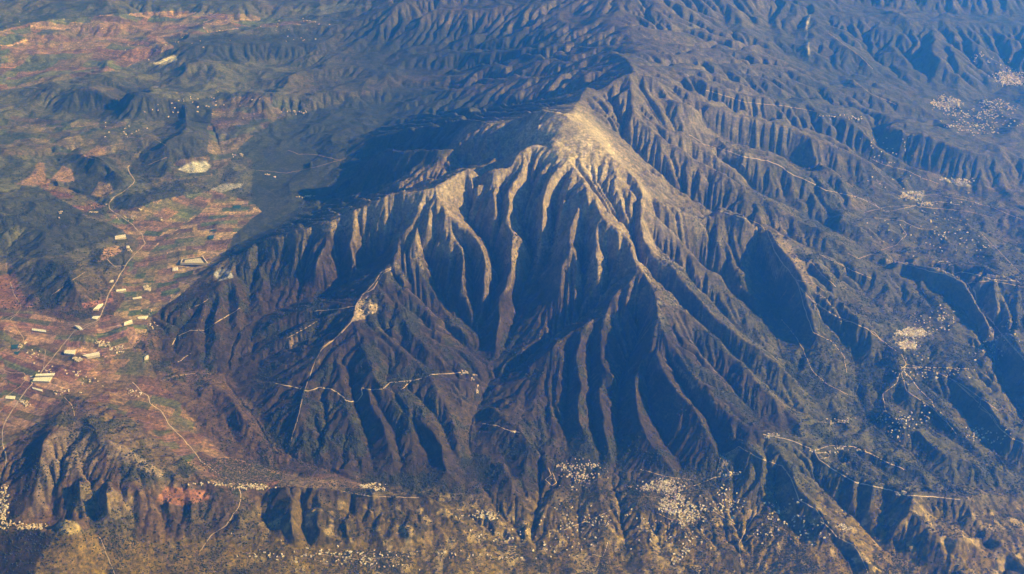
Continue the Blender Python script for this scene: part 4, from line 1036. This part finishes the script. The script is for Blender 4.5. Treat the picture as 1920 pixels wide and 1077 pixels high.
quad('greenhouse', 'wide white greenhouse at the foot of the mountain slope by the dark wood', 'greenhouse', (258, 595.5, 277.7, 594.7, 273, 600, 258.8, 599.2))
quad('greenhouse', 'slim white greenhouse in the clearing of the dark wood', 'greenhouse', (233.5, 607.3, 247.8, 604, 249.3, 607.3, 232.8, 611.2))
quad('shed', 'small white shed left of the road above the orange fan of fields', 'shed', (206.7, 527, 213, 526.5, 212.7, 530, 205, 530.8), 6, 1, m_metal)
quad('warehouse', 'pale warehouse on open brown ground below the wooded spur', 'warehouse', (216, 444.5, 236, 443.8, 237, 448.4, 216, 450), 9, 2, m_metal)
quad('shed', 'square white shed between the pale warehouse and the road', 'shed', (237, 462, 243, 462, 243, 467, 237, 467), 6, 1, m_metal)
quad('shed', 'square white shed at the head of the lane below the walled basin', 'shed', (324, 503, 334, 502.5, 334, 510, 323, 510), 7, 2, m_metal)
quad('shed', 'lone white shed on the dark ground at the mountain foot', 'shed', (271, 671, 279, 670, 278, 674.5, 271, 676), 6, 1, m_metal)
quad('warehouse', 'white buildings row at the wood edge right of the lone ploughed strip', 'warehouse', (140, 613.5, 150, 614, 156, 619, 150, 620), 6, 2, m_metal)
# walled irrigation basin
def basin():
    P = np.array([(341, 489), (382, 487), (391, 495), (339, 498)], float); x, y, z = hit(P[:, 0], P[:, 1]); z0 = float(z.max())+3; c = np.array((x.mean(), y.mean()))
    e = bpy.data.objects.new('irrigation_basin', None); C.objects.link(e); e.location = (c[0], c[1], z0)
    e['label'] = 'rectangular irrigation basin with white rim and pale empty bed beside the mountain foot'; e['category'] = 'reservoir'
    q = [np.array((x[k], y[k]))-c for k in range(4)]
    def ring(s, h): return [(*(p*s), h) for p in q]
    def strip(n0, n1): return [(n0+k, n0+(k+1) % 4, n1+(k+1) % 4, n1+k) for k in range(4)]
    v = ring(1.06, -25)+ring(0.98, 6); new_obj('embankment', mesh('embankment', v, strip(0, 4), m_shedw), parent=e)
    v = ring(0.98, 6.2)+ring(0.90, 6.2); new_obj('rim', mesh('rim', v, strip(0, 4), m_white), parent=e)
    v = ring(0.90, 6.2)+ring(0.70, -2)+ring(0.55, -1.9); new_obj('lining', mesh('lining', v[:8], strip(0, 4), mat('dark_liner', (0.06, 0.05, 0.06))), parent=e)
    new_obj('bed', mesh('bed', ring(0.70, -2), [(0, 1, 2, 3)], rough_mat('dry_bed', (0.45, 0.42, 0.36), (0.6, 0.57, 0.5), 0.02)), parent=e)
basin()
# ponds
m_water = mat('water', (0.03, 0.09, 0.12), 0.15); m_water.node_tree.nodes['Principled BSDF'].inputs['Specular IOR Level'].default_value = 0.5
for pts in ([(21, 647), (34, 647), (34, 655), (22, 656)], [(27, 660), (37, 659), (34, 666), (26, 664)], [(391, 443), (402, 441), (400, 449), (392, 451)], [(396, 432), (408, 431), (405, 434), (395, 435)],
            [(437, 386.5), (452, 385), (450, 391), (436, 391)], [(1370, 970), (1376, 967), (1378, 972), (1372, 975)]):
    P = np.array(pts, float); x, y, z = hit(P[:, 0], P[:, 1]); zz = float(z.max())+2
    cx, cy_ = x.mean(), y.mean(); v = []
    for k in range(4):
        for t in (0, .33, .66):
            px_, py_ = x[k]*(1-t)+x[(k+1) % 4]*t, y[k]*(1-t)+y[(k+1) % 4]*t; r = 1+0.12*(rs.rand()-0.5); v.append((cx+(px_-cx)*r, cy_+(py_-cy_)*r, zz))
    new_obj('pond', mesh('pond', v, [tuple(range(12))], m_water), kind='structure')

# ---------------------------------------------------------------- trees and tall shrubs too many to count
def woodland(name, n, weight, smin, smax, seed, tones):
    rs_ = np.random.RandomState(seed)
    cellA = (rr*rr*dR*dT)[:, None]*np.ones((1, NT)); w = (weight*cellA).ravel(); w[w < 0] = 0; cw = np.cumsum(w); cw /= cw[-1]
    k = np.searchsorted(cw, rs_.rand(n)); j, i = k//NT, k % NT; j = np.clip(j, 1, NR-2); i = np.clip(i, 1, NT-2)
    a = TH0+(i+rs_.rand(n)-0.5)*dT; r = np.exp(LR0+(j+rs_.rand(n)-0.5)*dR); x = r*np.sin(a); y = r*np.cos(a); z = sample(H, x, y)
    g = (1+5**0.5)/2
    base = np.array([(-1, g, 0), (1, g, 0), (-1, -g, 0), (1, -g, 0), (0, -1, g), (0, 1, g), (0, -1, -g), (0, 1, -g), (g, 0, -1), (g, 0, 1), (-g, 0, -1), (-g, 0, 1)], float)/1.9
    F = np.array([(0, 11, 5), (0, 5, 1), (0, 1, 7), (0, 7, 10), (0, 10, 11), (1, 5, 9), (5, 11, 4), (11, 10, 2), (10, 7, 6), (7, 1, 8), (3, 9, 4), (3, 4, 2), (3, 2, 6), (3, 6, 8), (3, 8, 9), (4, 9, 5), (2, 4, 11), (6, 2, 10), (8, 6, 7), (9, 8, 1)])
    s = smin+(smax-smin)*rs_.rand(n)**2
    v = base[None]*(1+0.35*(rs_.rand(n, 12, 1)-0.5))*s[:, None, None]*np.array([1, 1, 0.75])*0.5
    v[..., 0] += x[:, None]; v[..., 1] += y[:, None]; v[..., 2] += (z+s*0.22)[:, None]
    me = bpy.data.meshes.new(name); me.vertices.add(n*12); me.vertices.foreach_set('co', v.astype(np.float32).ravel())
    f = (F[None]+12*np.arange(n)[:, None, None]).reshape(-1, 3).astype(np.int32)
    me.loops.add(f.size); me.loops.foreach_set('vertex_index', f.ravel()); me.polygons.add(len(f)); me.polygons.foreach_set('loop_start', np.arange(0, f.size, 3, dtype=np.int32))
    me.update(calc_edges=True)
    c = np.ones((n, 12, 4), np.float32); t = rs_.rand(n, 1, 1); c[..., :3] = np.array(tones[0])*(1-t)+np.array(tones[1])*t
    ca = me.color_attributes.new('cover', 'FLOAT_COLOR', 'POINT'); ca.data.foreach_set('color', c.ravel())
    m = mat(name+'_leaves', (0.04, 0.05, 0.02)); at = m.node_tree.nodes.new('ShaderNodeAttribute'); at.attribute_name = 'cover'
    m.node_tree.links.new(at.outputs['Color'], m.node_tree.nodes['Principled BSDF'].inputs['Base Color']); me.materials.append(m)
    o = bpy.data.objects.new(name, me); C.objects.link(o); o['kind'] = 'stuff'
nearw = smooth(19000, 12000, rr)[:, None]; vis = (U > -60) & (U < 1980) & (V > 250) & (V < 1110)
patch = smooth(-0.03, 0.12, n2-n1*0.4+n3*0.3); damp = smooth(2, -14, crest)
woodland('shrubs_and_trees', 70000, nearw*vis*(0.12+patch+0.9*damp)*(H < 1750)*np.where(low > 0.3, 0.4, 1)*hilly, 9, 24, 71, ((0.022, 0.030, 0.013), (0.050, 0.052, 0.024)))
woodland('olive_groves', 26000, (V > 860)*(V < 1110)*(U > 150)*(U < 1960)*smooth(0.42, 0.3, slope)*(0.3+smooth(0, 0.1, n4)), 8, 16, 73, ((0.035, 0.042, 0.020), (0.060, 0.064, 0.032)))
# ---------------------------------------------------------------- the air
def make_haze():
    bz0, bz1, R = 90.0, 9150.0, 62000.0
    v = [(x, y, z) for z in (bz0, bz1) for x, y in ((-R, -R), (R, -R), (R, R), (-R, R))]
    me = bpy.data.meshes.new('haze'); me.from_pydata(v, [], [(0, 3, 2, 1), (4, 5, 6, 7), (0, 1, 5, 4), (1, 2, 6, 5), (2, 3, 7, 6), (3, 0, 4, 7)])
    o = bpy.data.objects.new('haze', me); C.objects.link(o); o['kind'] = 'stuff'
    m = bpy.data.materials.new('air'); m.use_nodes = True; N = m.node_tree.nodes; N.remove(N['Principled BSDF'])
    pv = N.new('ShaderNodeVolumePrincipled'); pv.inputs['Color'].default_value = (0.03, 0.215, 1.0, 1); pv.inputs['Density'].default_value = HAZE_DENSITY
    pv.inputs['Anisotropy'].default_value = 0.6
    pv.inputs['Absorption Color'].default_value = (1, 1, 1, 1)      # air scatters, it does not soak light up
    m.node_tree.links.new(pv.outputs[0], N['Material Output'].inputs['Volume']); me.materials.append(m)
make_haze()
